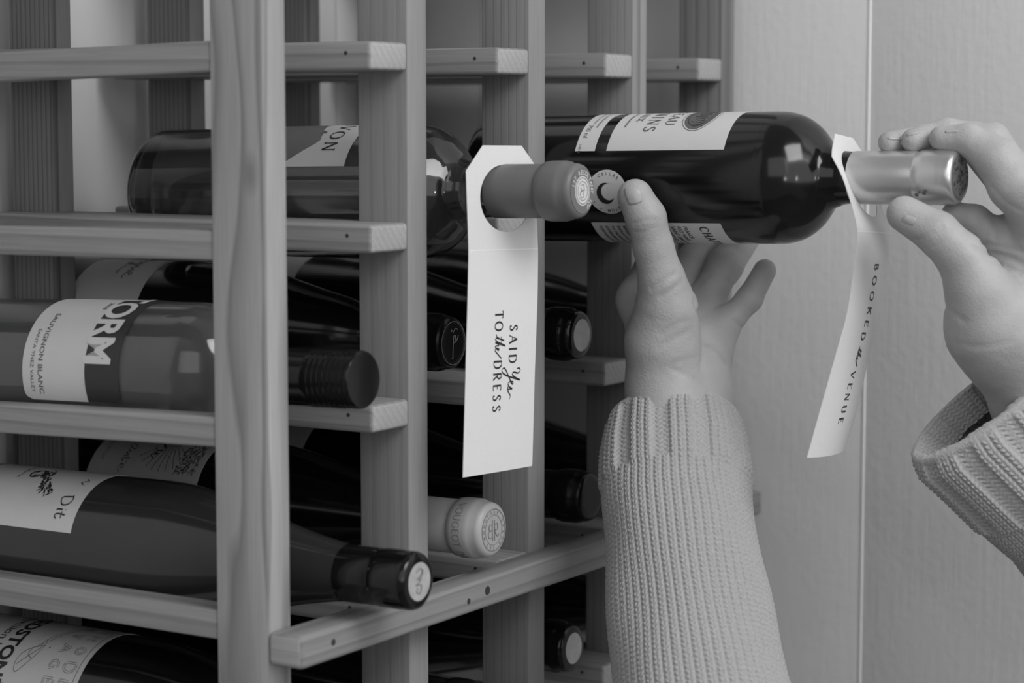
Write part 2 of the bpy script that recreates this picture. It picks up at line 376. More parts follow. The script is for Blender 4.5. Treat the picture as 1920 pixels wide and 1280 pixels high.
def serif(body, size, track=.18, thin=.05, thick=.13):
    x = 0; VV = []; FF = []; n = 0
    for ch in body:
        adv, st, sf = GL[ch]
        for s in st:
            s = np.array(s)
            if ch in 'NMAV' and len(s) == 5 and abs(s[0, 0] - s[-1, 0]) > .1:
                down = (s[-1, 1] - s[0, 1]) * (s[-1, 0] - s[0, 0]) < 0
                V, Fc = ribbon(s, thick if down else thin)
            elif ch in 'NM' : V, Fc = ribbon(s, thin)
            else: V, Fc = ribbon(s, thin, thick)
            VV.append((V + [x, 0]) * size); FF += [tuple(i + n for i in f) for f in Fc]; n += len(V)
        for (sx, sy) in sf:
            V, Fc = ribbon(ln((sx - .1, sy), (sx + .1, sy), 3), thin); VV.append((V + [x, 0]) * size)
            FF += [tuple(i + n for i in f) for f in Fc]; n += len(V)
        x += adv + track
    return np.vstack(VV), FF, x * size
def strokes(list_, w0, w1=None, nib=0.0, sm=True, size=1.0, off=(0, 0)):
    VV = []; FF = []; n = 0
    for s in list_:
        s = catmull(s, 6) if sm else np.array(s, float)
        V, Fc = ribbon(np.array(s) * size, w0, w1, nib); VV.append(V + off); FF += [tuple(i + n for i in f) for f in Fc]; n += len(V)
    V = np.vstack(VV); return V, FF, V[:, 0].max()
def disc2d(cx, cy, rx, ry=None, n=36, r_in=0):
    ry = ry or rx; t = np.linspace(0, 2 * math.pi, n, endpoint=False)
    o = np.stack([cx + rx * np.cos(t), cy + ry * np.sin(t)], 1)
    if r_in:
        k = r_in / rx; i = np.stack([cx + rx * k * np.cos(t), cy + ry * k * np.sin(t)], 1)
        return np.vstack([o, i]), [(a, (a + 1) % n, n + (a + 1) % n, n + a) for a in range(n)], 0
    rings = [o * s + np.array([cx, cy]) * (1 - s) for s in (1, .75, .5, .25)] + [np.array([[cx, cy]])]
    V = np.vstack(rings); Fc = []
    for r in range(3):
        Fc += [(r * n + a, r * n + (a + 1) % n, (r + 1) * n + (a + 1) % n, (r + 1) * n + a) for a in range(n)]
    Fc += [(3 * n + a, 3 * n + (a + 1) % n, 4 * n) for a in range(n)]
    return V, Fc, 0
SCRIPT = {
    'Yes': [[(.05, .95), (.0, 1.15), (.2, 1.3), (.38, 1.05), (.3, .7), (.34, .48), (.52, .5), (.72, .8), (.95, 1.3)], [(.95, 1.3), (.8, .8), (.55, 0), (.3, -.5), (.05, -.62), (-.1, -.42), (.1, -.2), (.6, .1), (.95, .3)],
            [(.92, .25), (1.15, .42), (1.2, .56), (1.05, .55), (1.0, .25), (1.15, .04), (1.4, .2), (1.58, .5)], [(1.58, .5), (1.56, .3), (1.62, .1), (1.48, .0), (1.36, .08)], [(1.36, .08), (1.7, .04), (2.1, .3), (2.4, .2)]],
    'the': [[(-.2, .1), (.15, .3), (.5, 1.2)], [(.5, 1.2), (.3, .6), (.22, .12), (.36, .02), (.6, .3)], [(.05, .78), (.7, .84)], [(.6, .3), (.95, 1.2), (1.05, 1.34), (.98, 1.1), (.72, .3), (.64, 0)],
            [(.66, .1), (.86, .45), (1.0, .48), (.98, .2), (1.04, .02), (1.25, .2)], [(1.25, .2), (1.45, .42), (1.38, .54), (1.25, .35), (1.28, .06), (1.5, .04), (1.85, .4), (2.3, .9)]],
}

# ------------------------------------------------------------------ bottles
class Bottle:
    def __init__(s, u, vcap, zcap, zbody, length=300.0, du=0.0, R=37.6):
        s.R = R; s.L = length
        vb = vcap - length
        s.cap = np.array([u + du, vcap, zcap]); k = (zcap - zbody) / 210.0
        s.base = np.array([u - du * .3, vb, zbody - k * 60])
        s.ax = (s.cap - s.base); s.ax /= np.linalg.norm(s.ax)
        e1 = np.array([-1.0, 0, 0]); e1 -= s.ax * (e1 @ s.ax); s.e1 = e1 / np.linalg.norm(e1)
        s.e2 = np.cross(s.e1, s.ax); s.e2 *= np.sign(s.e2[2])
        s.vb = vb
    def pt(s, a, r, ph):
        a, r, ph = np.broadcast_arrays(np.asarray(a, float), np.asarray(r, float), np.asarray(ph, float))
        return s.base + a[..., None] * s.ax + (r * np.cos(ph))[..., None] * s.e1 + (r * np.sin(ph))[..., None] * s.e2

def lathe(name, B, prof, mat, parent, n=72, smooth=45, mod=None):
    prof = np.array(prof, float); k = len(prof); ph = np.linspace(0, 2 * math.pi, n, endpoint=False)
    A, PH = np.meshgrid(np.arange(k), ph, indexing='ij')
    r = prof[:, 1][A]
    if mod is not None: r = r + mod(prof[:, 0][A], PH, r)
    V = B.pt(prof[:, 0][A], r, PH).reshape(-1, 3)
    idx = np.arange(k * n).reshape(k, n); nx = np.roll(idx, -1, axis=1)
    Fq = np.stack([idx[:-1], nx[:-1], nx[1:], idx[1:]], -1).reshape(-1, 4)
    o = mesh(name, V, Fq, mat, parent)
    bm = bmesh.new(); bm.from_mesh(o.data); bmesh.ops.remove_doubles(bm, verts=bm.verts, dist=1e-6); bmesh.ops.recalc_face_normals(bm, faces=bm.faces); bm.to_mesh(o.data); bm.free()
    o.data.shade_smooth(); o.data.set_sharp_from_angle(angle=R_(smooth))
    return o
def smooth_prof(pts, n=7): return catmull(pts, n)
def outer_profile(kind, R, L):
    base = [(9, 0), (7, 14), (3, 26), (.4, 31), (0, R - 4), (1, R - 1.6), (3.5, R - .2), (6, R)]
    if kind == 'bordeaux':
        sh = [(L - 108, R), (L - 100, R - .6), (L - 92, R - 3.2), (L - 85, R - 8.2), (L - 80, R - 14), (L - 76, R - 19), (L - 71, 16.2), (L - 64, 14.6), (L - 40, 14.0), (L - 6, 13.6)]
    else:
        sh = [(L - 168, R), (L - 150, R - 1), (L - 130, R - 4.2), (L - 110, R - 9), (L - 90, R - 14), (L - 72, R - 18.2), (L - 55, 16.3), (L - 40, 14.6), (L - 6, 13.8)]
    return np.vstack([base, [(40, R), (80, R)], smooth_prof(sh, 6)])
def cyl_map(B, V, v0, ph0, off, R=None):
    """text x runs down round the glass, text y runs towards the neck; v0 in rack mm, ph0 in degrees"""
    a = (v0 - B.vb) + V[:, 1]; ph = R_(ph0) - V[:, 0] / (R or B.R)
    return B.pt(a, np.full(len(V), (R or B.R) + off), ph)
def print_on(B, t, mat, parent, v0, ph0, off=.42, name='lettering', R=None):
    V, Fc, w = t
    return mesh(name, cyl_map(B, V, v0, ph0, off, R), Fc, mat, parent)
def label_on(B, v0, v1, ph0, ph1, mat, parent, off=.22, rc=0.0, name='label', left=None, right=None, rcs=(1, 1)):
    """paper from v0..v1 (rack mm) and ph0..ph1 (deg), rounded corners rc mm"""
    n = max(8, int(abs(ph1 - ph0) / 2.5)); m = 7
    ph = np.linspace(ph0, ph1, n + 1); V = []
    for p in ph:
        d = min(abs(p - ph0), abs(p - ph1)) * math.pi / 180 * B.R
        ins = rc - math.sqrt(max(0, rc * rc - (rc - d) ** 2)) if d < rc else 0
        a0 = v0 + ins * rcs[0] + (left(p) if left else 0); a1 = v1 - ins * rcs[1] + (right(p) if right else 0)
        V.append(B.pt(np.linspace(a0, a1, m) - B.vb, np.full(m, B.R + off), np.full(m, R_(p))))
    k = (n + 1) * m; T = np.vstack(V)
    T2 = T - 0  # paper thickness: second skin just inside
    cen = B.base + ((T - B.base) @ B.ax)[:, None] * B.ax
    T2 = cen + (T - cen) * ((B.R + .02) / (B.R + off))
    Fc = [(i * m + j, i * m + j + 1, (i + 1) * m + j + 1, (i + 1) * m + j) for i in range(n) for j in range(m - 1)]
    rim = [i for i in range(m)] + [i * m + m - 1 for i in range(1, n + 1)] + [n * m + j for j in range(m - 2, -1, -1)] + [i * m for i in range(n - 1, 0, -1)]
    Fs = [(rim[i], rim[(i + 1) % len(rim)], k + rim[(i + 1) % len(rim)], k + rim[i]) for i in range(len(rim))]
    o = mesh(name, np.vstack([T, T2]), Fc + Fs, mat, parent); fixn(o); o.data.shade_smooth(); o.data.set_sharp_from_angle(angle=R_(40))
    return o
def face_map(B, V, rot=0.0, off=.25, a=None):
    """flat print on the end of the cap; V in mm"""
    c, s_ = math.cos(rot), math.sin(rot); x = V[:, 0] * c - V[:, 1] * s_; y = V[:, 0] * s_ + V[:, 1] * c
    # seen from in front of the neck: right = -e1, up = e2
    return B.base + (B.L if a is None else a) * B.ax + off * B.ax - x[:, None] * B.e1 + y[:, None] * B.e2
def face_print(B, t, mat, parent, rot=0.0, off=.25, name='emblem'):
    return mesh(name, face_map(B, t[0], rot, off), t[1], mat, parent)
def join(*ts):
    VV = []; FF = []; n = 0
    for t in ts:
        VV.append(t[0]); FF += [tuple(i + n for i in f) for f in t[1]]; n += len(t[0])
    return np.vstack(VV), FF, 0
def shift(t, dx, dy): return (t[0] + [dx, dy], t[1], t[2])
def ring_text(body, r, size, a0, a1, weight=.0):
    ts = []
    ang = np.linspace(a0, a1, len(body))
    for ch, a in zip(body, ang):
        if ch == ' ': continue
        V, Fc, w = text2d(ch, size, weight, cut=99); V = V - [w / 2, 0]
        t = R_(a - 90); c, s_ = math.cos(t), math.sin(t)
        V = np.stack([V[:, 0] * c - (V[:, 1] + r) * s_, V[:, 0] * s_ + (V[:, 1] + r) * c], 1); ts.append((V, Fc, 0))
    return join(*ts)

def capsule_profile(L, length=57, r=14.7, lip=1.7):
    return [(L - length, r - 1.0), (L - length, r), (L - length + 2, r + .15), (L - 24.5, r), (L - 23.5, r - .45), (L - 22.5, r - .45), (L - 21, r + lip * .7), (L - 18, r + lip), (L - 10, r + lip), (L - 7.5, r + lip * .7), (L - 6, r + .2), (L - 3.2, r + .2), (L - 1.2, r - .5), (L, r - 2.2), (L + .1, r - 5), (L, .01)]

GRP = 'wine bottles lying in the rack'
def bottle(B, label, kind='burgundy', gl='dark_glass', cap='cap_black', cap_len=57, disc=None, hollow=None, group=GRP, cr=14.7, lip=1.7):
    t = empty('wine_bottle', B.base, label, 'wine bottle', group)
    op = outer_profile(kind, B.R, B.L)
    if hollow:
        inner = op.copy(); inner = inner[6:]; inner[:, 1] -= 2.2
        inner = np.vstack([[(12, .01), (10.5, 16), (6, 27), (5, B.R - 6), (8, B.R - 3)], inner[2:]])
        prof = np.vstack([op[::-1], [(9, .01)]])
        body = lathe('bottle_glass', B, np.vstack([[(9, .01)], op]), M_[gl], t, 96)
        lathe('wine', B, np.vstack([inner, [(B.L - 9, .01)]]), M_[hollow], t, 96)
    else:
        lathe('bottle_glass', B, np.vstack([[(9, .01)], op, [(B.L - 4, .01)]]), M_[gl], t, 96)
    c = None
    if cap == 'screw':
        def mod(a, ph, r):
            x = a - (B.L - 30)
            return np.where((x > 1) & (x < 27), -.35 * (1 + np.cos(x * 2 * math.pi / 3.4)) * .7, 0) + np.where((x > 14) & (x < 22), .18 * np.sign(np.sin(ph * 60)), 0)
        pr = [(B.L - 66, 13.5), (B.L - 66, 14.6)] + [(B.L - 30 + q * .5, 15.0) for q in range(0, 57)] + [(B.L - .8, 14.8), (B.L, 14.0), (B.L - .2, 13.2), (B.L - .3, .01)]
        pr.insert(2, (B.L - 31, 14.7))
        c = lathe('screw_cap', B, pr, M_['screw'], t, 120, smooth=50, mod=mod)
    else:
        c = lathe('capsule', B, capsule_profile(B.L, cap_len, cr, lip), M_[cap], t, 96, smooth=40)
    if disc:
        face_print(B, disc2d(0, 0, disc), M_['disc'], c, off=.35, name='cap_disc')
    return t, c

UA, UB, UC, UD = -69.5, 53.7, 177.0, 300.2     # bay centres

# --- bottle with the tag SAID Yes TO the DRESS
bY = Bottle(UB, 76, -63.5, -68, 291)
tY, cY = bottle(bY, 'translucent tinted bottle with grey capsule wearing the said yes tag, second bay', 'bordeaux', 'green_glass', 'cap_grey', 54, hollow='liquid_dark')
lab = label_on(bY, -142, -56, 23.5, 110, M_['paper'], tY)
def torn(p): return float(np.interp(p, [29, 37, 47, 52, 60, 75, 100], [-97, -90, -82, -80, -82, -86, -90])) + 80
label_on(bY, -142.2, -80, 29, 110, M_['ink_mid'], lab, off=.34, name='label_panel', right=torn)
t = serif('NOVAVON', 8.6, track=.28, thin=.08, thick=.15)
print_on(bY, t, M_['ink'], lab, -75, 34 + math.degrees(t[2] / bY.R))
t = strokes(SCRIPT['the'], .25, .6, size=2.2); print_on(bY, t, M_['ink_soft'], lab, -83, 66)
face_print(bY, disc2d(0, 0, 12.2), M_['ink_mid'], cY, off=.3, name='cap_disc')
d = face_print(bY, disc2d(0, 0, 8.0), M_['paper'], cY, off=.45, name='cap_disc')
face_print(bY, join(disc2d(0, 0, 7.2, r_in=6.8), disc2d(0, 0, 5.2, r_in=4.9), strokes([[(-1.5, 3), (1, 3.4), (1.6, 1), (.4, -1), (1.2, -3), (-1.6, -3.4), (-2.4, -1), (-1.2, .6), (-2, 2)], [(-3, -2), (-1, 0), (2.5, .5)]], .35)), M_['ink_mid'], d, off=.6)
face_print(bY, ring_text('137 RECOLTANT IDF', 8.7, 3.6, 165, -60, .04), M_['white_ink'], cY, off=.5, name='lettering')

# --- screw cap bottle in the first bay
bS = Bottle(UA, 20.4, -156.6, -162.8, 304)
tS, cS = bottle(bS, 'clear bottle of pale wine with black ridged screw cap and sauvignon blanc label', 'bordeaux', 'clear_glass', 'screw', hollow='liquid_pale')
lab = label_on(bS, -179, -134.2, -21.5, 125, M_['paper'], tS, rc=5, rcs=(1, 0))
blk = label_on(bS, -134.2, -110.6, -21, 125, plain('dark_print', .022, .5), lab, rc=4, rcs=(0, 1), name='label_band')
t = text2d('STORM', 26, .8, xs=.80, spacing=.95); print_on(bS, t, M_['white_ink'], lab, -134.6, 10.5 + math.degrees(t[2] / bS.R), off=.5)
t = text2d('SAUVIGNON BLANC', 4.6, .03, xs=1.12); print_on(bS, t, M_['ink_soft'], lab, -167.5, -16 + math.degrees(t[2] / bS.R))
t = text2d('SANTA YNEZ VALLEY', 3.3, .0, xs=1.12); print_on(bS, t, M_['ink_soft'], lab, -173.0, -15 + math.degrees(t[2] / bS.R))
t = text2d('2018', 4, .05); print_on(bS, t, M_['ink_soft'], lab, -139, 76)

# --- handwritten label bottle on the crossbar, first bay
bD = Bottle(UA, 53.6, -256.6, -258, 300)
tD, cD = bottle(bD, 'dark sloping bottle with handwritten label, black capsule and pale disc resting above crossbar', 'burgundy', 'brown_glass', 'cap_black_gloss', 46, disc=9.8, lip=.5)
lab = label_on(bD, -232, -148, 17.8, 120, M_['paper'], tD)
dit = [[(0, 1), (.1, .1), (.35, .0), (.75, .3), (.7, .8), (.3, 1.05), (-.15, .9)], [(1.15, .6), (1.15, .15), (1.25, .05)], [(1.15, .85), (1.17, .9)], [(1.55, 1.0), (1.5, .3), (1.65, .05), (1.9, .25)], [(1.3, .62), (1.85, .66)]]
t = strokes(dit, .55, .95, size=7.5); print_on(bD, t, M_['ink'], lab, -163, 50)
t = strokes([[(0, .6), (.4, 1.1), (.8, .4), (1.2, .9)]], .5, .8, size=5); print_on(bD, t, M_['ink'], lab, -161, 74)
hs = []
rr = random.Random(3)
for k in range(70):
    x = rr.uniform(0, 16); c = -1.2 * math.sin(x / 4) + (x - 8) * .55; y = c + rr.uniform(-3, 3)
    hs.append([(x, y), (x + rr.uniform(.6, 2), y + rr.uniform(.4, 1.6)), (x + rr.uniform(1.5, 3), y + rr.uniform(-.4, 1.2))])
for k in range(22):
    a = rr.uniform(0, 6.3); q = rr.uniform(1.5, 4.5); hs.append([(4 + q * math.cos(a), -9 + q * .8 * math.sin(a)), (4 + q * math.cos(a + .6), -9 + q * .8 * math.sin(a + .6)), (4 + q * math.cos(a + 1.2), -9 + q * .8 * math.sin(a + 1.2))])
t = strokes(hs, .3, .6); t = (t[0] * 1.35, t[1], 0); print_on(bD, t, M_['ink'], lab, -184, 84, name='drawing')
t = strokes([[(k * 2.1, (k % 2) * 1.0), (k * 2.1 + .8, 1.5), (k * 2.1 + 1.6, .1)] for k in range(7)], .28, .5); print_on(bD, t, M_['ink_soft'], lab, -207, 88)
face_print(bD, strokes([[(-3, 5), (1, 6.5), (2.5, 4), (-1.5, 1.5), (1.5, 1)], [(3.2, 5.8), (0, 0), (-3, -1.5), (1.5, -2), (.5, -6), (-2.5, -5), (-1.5, -3)]], .8, 1.3), plain('disc_mark', .24, .5), cD, off=.5)

# --- label ...gne, second bay third level
bG = Bottle(UB, -6.9, -149.7, -152, 300, R=41)
tG, cG = bottle(bG, 'dark sloping bottle with black capsule marked by a thin script letter, beside the hanging tag', 'burgundy', 'dark_glass', 'cap_black', 60)
lab = label_on(bG, -262, -207, 5, 130, M_['paper_dim'], tG)
t = strokes([[(0, 0), (.3, .7), (.5, .2), (.8, .8), (.9, .1)], [(1, .1), (1.4, .9), (1.7, .5), (1.3, .1), (1.9, .6)], [(2, .6), (2.3, .1), (2.6, .7), (2.7, -.6), (2.3, -1), (2.6, -.2)], [(2.9, .1), (3.2, .8), (3.4, .1), (3.8, .7), (3.9, .1)], [(4.0, .2), (4.5, .7), (4.3, .9), (4.1, .4), (4.5, 0), (5, .2)]], .5, 1.1, size=7)
print_on(bG, t, M_['ink_soft'], lab, -229, 50 + math.degrees(t[2] / bG.R))
t = text2d('Mon Rouge', 3.6); print_on(bG, t, M_['ink_soft'], lab, -236, 80)
pal = plain('thin_foil_line', .38, .35)
face_print(bG, join(strokes([[(-1, -9), (-.6, -3), (.2, 3.5), (2, 4), (1.5, 1), (-.2, 0), (2.5, .8), (5, 4)], [(-.8, -9), (-2.2, -8.6)], [(-.5, 6), (2, 8), (4.5, 7.2)]], .35, .7), disc2d(0, 0, 12.2, r_in=11.9), shift(disc2d(0, 0, .6), -2, 7)), pal, cG, off=.25)
print_on(bG, strokes([[(0, 0), (1, 3), (2, 0), (3, 4)], [(.5, 1), (3, 1.5)]], .3, .5), pal, cG, -40, 5, R=14.8, off=.1)

# --- label L'Or Goutte, second bay fourth level, pale capsule
bV = Bottle(UB, 19.5, -252.9, -255.5, 300, R=39)
tV, cV = bottle(bV, 'dark sloping bottle with cream capsule embossed with a monogram, vineyard drawing on label', 'burgundy', 'dark_glass', 'cap_pale', 60, cr=15.3)
lab = label_on(bV, -251, -164, 5, 120, M_['paper_dim'], tV)
t = strokes([[(0, 0), (.5, 1.4), (.9, 1.6), (.5, .5), (.7, 0), (1.3, .3)], [(1.6, 1.5), (1.7, 1.2)], [(2, .8), (2.8, 1.4), (3, .5), (2.3, 0), (1.9, .6), (2.6, 1.1)], [(3.2, .2), (3.5, .9), (3.6, .1), (4.1, .6)]], .35, .9, size=6); print_on(bV, t, M_['ink'], lab, -208, 82)
t = strokes([[(0, .4), (.5, 1.2), (.9, .9), (.3, 0), (0, .5)], [(1, .2), (1.3, .7), (1.5, .2), (1.8, .7), (2, .1)], [(2.2, 1.2), (2.3, .1), (2.7, .4)], [(2, .8), (3, .9)], [(3, .3), (3.5, .6), (3.2, .8), (3, .3), (3.6, .1), (4, .4)]], .35, .8, size=5.5); print_on(bV, t, M_['ink_soft'], lab, -228, 62)
t = text2d('APPELLATION', 3.4); print_on(bV, t, M_['ink_soft'], lab, -244, 72)
hs = []
for k in range(9):
    a = -.9 + k * .22
    for j in range(14):
        q = 5 + j * 1.5; hs.append([(q * math.cos(a) + 6, q * math.sin(a)), (q * math.cos(a) + 6.7, q * math.sin(a) + .5), (q * math.cos(a) + 7.2, q * math.sin(a))])
for k in range(210):
    x = rr.uniform(8, 32); y = rr.uniform(12, 27); hs.append([(x, y), (x + rr.uniform(-1, 1), y + rr.uniform(.3, 1.3)), (x + rr.uniform(.2, 1.6), y + rr.uniform(-.6, .6))])
t = strokes(hs, .3, .45); print_on(bV, t, M_['ink_soft'], lab, -196, 80, name='drawing')
t = strokes([[(0, 0), (8, 5)]], 2.2, sm=True); print_on(bV, t, M_['ink_mid'], lab, -176, 72, name='drawing')
rel = plain('embossed_line', .22, .5)
face_print(bV, join(disc2d(0, 0, 12.0, r_in=11.5), disc2d(0, 0, 8.6, r_in=8.3), strokes([[(-1, 6), (-1.2, 0), (-1, -6)], [(1, 5.5), (1.2, 0), (1, -6)], [(-1, 3), (-4, 3), (-4.2, .2), (-1, 0)], [(-1, 0), (-5, -1), (-4.6, -4), (-1, -4)], [(1, 3), (4, 3.2), (4, 0), (1, -.2), (4, -4), (5.5, -3)]], .45, .8),
                    ring_text('MONOPOLE GRAND CRU', 9.3, 2.4, 200, -130, .03)), rel, cV, off=.3)
print_on(bV, (lambda t: (t[0], t[1], 0))(serif('VOUGEOT', 4.4, track=.12, thin=.08, thick=.16)), rel, cV, 19.5 - 16.5, 62, R=17.0, off=.15)
print_on(bV, serif('DOMAINE', 4.4, track=.12, thin=.08, thick=.16), rel, cV, 19.5 - 16.5, -42, R=17.0, off=.15)
print_on(bV, strokes([[(0, 0), (1, 3), (3, 2.6), (2.6, 0), (4, -1), (6, 1), (5, 3.5), (7, 4.5)], [(1.5, -2), (3, 1), (5, 2.6)]], .8, 1.6), M_['ink'], cV, 19.5 - 50, -2, R=15.4, off=.12)

# --- bottom left bottle with outlined capitals
b5 = Bottle(UA, 36, -350, -350, 300, R=41)
t5, c5 = bottle(b5, 'dark sloping bottle with leaf drawing label, half hidden at the lower left', 'burgundy', 'dark_glass', 'cap_black_gloss', 50, disc=9.6)
lab = label_on(b5, -250, -146, 14, 120, M_['paper_dim'], t5)
for a, b in (((-168.6, 110), (-168.6, -30)), ((-168.6, -30), (-258, -30))):
    pass
Rr = b5.R
def outl(body, size, gap=2.6):
    """outlined capitals, one under the other's foot along the text line"""
    ts = []; x = 0
    for ch in body:
        adv, st, _ = GL[ch]
        for s in st:
            V, Fc = ribbon(np.array(s) * size, .9 * .25); ts.append((V + [x, 0], Fc, 0))
            d = np.gradient(np.array(s), axis=0); d /= (np.hypot(d[:, 0], d[:, 1]) + 1e-9)[:, None]
            V, Fc = ribbon(np.array(s) * size + np.stack([-d[:, 1], d[:, 0]], 1) * 1.15, .22); ts.append((V + [x, 0], Fc, 0))
        x += adv * size + gap
    t = join(*ts); return t[0], t[1], x
t = outl('RHODE', 7.0, 5.2); print_on(b5, t, M_['ink_soft'], lab, -159.5, 24 - 5 + math.degrees(t[2] / Rr), off=.5)
t = outl('SAVAGE', 7.0, 5.4); print_on(b5, t, M_['ink_soft'], lab, -171, 24 - 5 + math.degrees(t[2] / Rr), off=.5)
t = text2d('REDSTONE', 12.5, .38); print_on(b5, t, M_['ink'], lab, -209, 17 + math.degrees(t[2] / Rr), off=.5)
t = text2d('semillon blanc', 8.5, .0); print_on(b5, t, M_['ink'], lab, -217.5, 30 + math.degrees(t[2] / Rr), off=.5)
lf = [[(0, 0), (5, 2), (10, 1), (15, -1), (24, -8), (20, -11), (13, -10), (8, -5), (6, -1), (0, 0)], [(5, 2), (7, -3), (3, 0)], [(15, -1), (13, -5), (8, -5)], [(0, 0), (-6, 4), (-12, 9), (-20, 14), (-26, 16)], [(2, 2), (-5, 6), (-12, 11), (-22, 16)], [(6, 1), (12, -3), (20, -10)]]
t = strokes(lf, .25, .4); print_on(b5, t, M_['ink_soft'], lab, -184, 66, name='drawing')
t = ribbon(ln((0, 0), (Rr * R_(78), 0), 40), .3) + (0,); print_on(b5, t, M_['ink_soft'], lab, -149.5, 100, name='border_line')
t = ribbon(ln((0, 0), (0, -98), 12), .3) + (0,); print_on(b5, t, M_['ink_soft'], lab, -149.5, 22, name='border_line')
t = strokes([[(0, 0), (.5, .1), (.6, .6)]], .8, size=1.0); print_on(b5, t, M_['ink_soft'], lab, -178, 58, name='drawing')

# --- darker bottles further in
def dark_bottle(u, vcap, zcap, zbody, label, disc=None, lab=None, R=39.5, cap='cap_black_gloss', kind='burgundy', du=0):
    B = Bottle(u, vcap, zcap, zbody, 300, R=R, du=du)
    t, c = bottle(B, label, kind, 'dark_glass', cap, 50, disc=disc)
    if lab:
        l = label_on(B, lab[0], lab[1], lab[2], 120, M_['paper_dim'], t)
        tt = strokes([[(k * 2.6, 0), (k * 2.6 + .8, 2.2), (k * 2.6 + 1.7, .3), (k * 2.6 + 2.4, 1.6)] for k in range(8)], .4, .8)
        print_on(B, tt, M_['ink_soft'], l, lab[0] + (lab[1] - lab[0]) * .62, 75)
        print_on(B, tt, M_['ink_soft'], l, lab[0] + (lab[1] - lab[0]) * .40, 68)
    return B, t, c
dark_bottle(UC, 4.0, -154.7, -152.5, 'dark bottle with gloss black capsule and pale disc, right of the hanging tag', 9.8, (-245, -190, 10), R=41)
dark_bottle(UC, 11.8, -252.9, -257, 'dark bottle with black capsule behind the raised sleeve, above the crossbar', None, (-240, -182, 20), cap='cap_black')
dark_bottle(UC, -1.0, -347.6, -352, 'dark bottle with gloss black capsule and pale disc below the crossbar', 9.6)
dark_bottle(UB, 12.0, -357, -353, 'dark bottle whose black cap just shows at the bottom edge, second bay', None)
dark_bottle(UD, -8, -152, -153, 'dark bottle deep in the last bay, third level, pale label seen past the tag', None, (-250, -185, 10))
dark_bottle(UD, 2, -254, -257, 'dark bottle deep in the last bay, behind the sleeve', None)
dark_bottle(UD, 0, -349, -352, 'dark bottle deep in the last bay, below the crossbar and behind the arm', None)

# --- the bottle held in both hands
bH = Bottle(UC, 241.5, -56.6, -60.5, 300)
tH, cH = bottle(bH, 'dark bottle with silver foil capsule being drawn from rack by two hands', 'bordeaux', 'dark_glass', 'silver', 61, group=None, lip=.5)
lab = label_on(bH, 40.3, 115.8, 26, 150, M_['paper'], tH)
t = serif('CHATEAU', 6.0, track=.25, thin=.07, thick=.15); print_on(bH, t, M_['ink_soft'], lab, 72, 52 + math.degrees(t[2] / bH.R))
t = serif('HAUT MONINS', 7.4, track=.22, thin=.07, thick=.15); print_on(bH, t, M_['ink_soft'], lab, 60, 43 + math.degrees(t[2] / bH.R))
t = serif('BORDEAUX', 4.4, track=.2, thin=.07, thick=.15); print_on(bH, t, M_['ink_soft'], lab, 51.5, 60 + math.degrees(t[2] / bH.R))
t = strokes([[(k * 1.9, 0), (k * 1.9 + .6, 1.4), (k * 1.9 + 1.3, .1)] for k in range(12)], .25, .45); print_on(bH, t, M_['ink_soft'], lab, 46, 52 + math.degrees(t[2] / bH.R))
# oval emblem wrapping over the top of the label
t = shift(disc2d(0, 0, 15, 9.5), 15, 0); print_on(bH, t, plain('emblem_grey', .11, .5), lab, 92, 48 + math.degrees(30 / bH.R), name='emblem')
t = shift(disc2d(0, 0, 16.4, 10.9, r_in=16.0), 15, 0); print_on(bH, t, M_['ink_soft'], lab, 92, 48 + math.degrees(30 / bH.R), name='emblem')
t = join(*[strokes([[(3 + k * 2.2, -4 + (k % 3)), (4 + k * 2.2, 2), (5 + k * 2.2, 5 - k % 2)]], .35) for k in range(11)], shift(disc2d(0, 0, 12.5, 7.4, r_in=12.1), 15, 0)); print_on(bH, t, M_['ink'], lab, 92, 48 + math.degrees(30 / bH.R), off=.55, name='emblem')
l2 = label_on(bH, 19.4, 32.5, 26, 150, M_['paper'], tH)
t = text2d('750 ml', 4.4, .0, xs=.9); print_on(bH, t, M_['ink_soft'], l2, 22, 40 + math.degrees(t[2] / bH.R))
t = text2d('Vin de Bordeaux', 2.8, .0); print_on(bH, t, M_['ink_soft'], l2, 27.5, 52 + math.degrees(t[2] / bH.R)); 
t = text2d('mis en bouteille au chateau', 2.2, .0); print_on(bH, t, M_['ink_soft'], l2, 24.2, 58 + math.degrees(t[2] / bH.R))
t = text2d('L 08 12', 2.0); print_on(bH, t, M_['ink_soft'], l2, 21.5, 33, name='lettering')
l3 = label_on(bH, 26.5, 110.5, -41.5, -150, M_['paper'], tH)
for k, s in enumerate(['CONTAINS SULFITES', 'GOVERNMENT WARNING: ACCORDING', 'TO THE SURGEON GENERAL WOMEN', 'SHOULD NOT DRINK ALCOHOLIC', 'BEVERAGES DURING PREGNANCY', 'BECAUSE OF THE RISK OF', 'BIRTH DEFECTS', 'IMPORTED BY SELECTED', 'SHIPPED BY THE ESTATE', 'SAINT EMILION', 'RED WINE', 'FRANCE']):
    t = text2d(s, 2.6 if k < 7 else 3.4, .05); print_on(bH, t, M_['ink_soft'], l3, 31 + k * 3.9 + (12 if k > 6 else 0) * 1.0, -45)
t = serif('CHATEAU', 5.2, track=.25, thin=.1, thick=.2); print_on(bH, t, M_['ink'], l3, 96, -46)
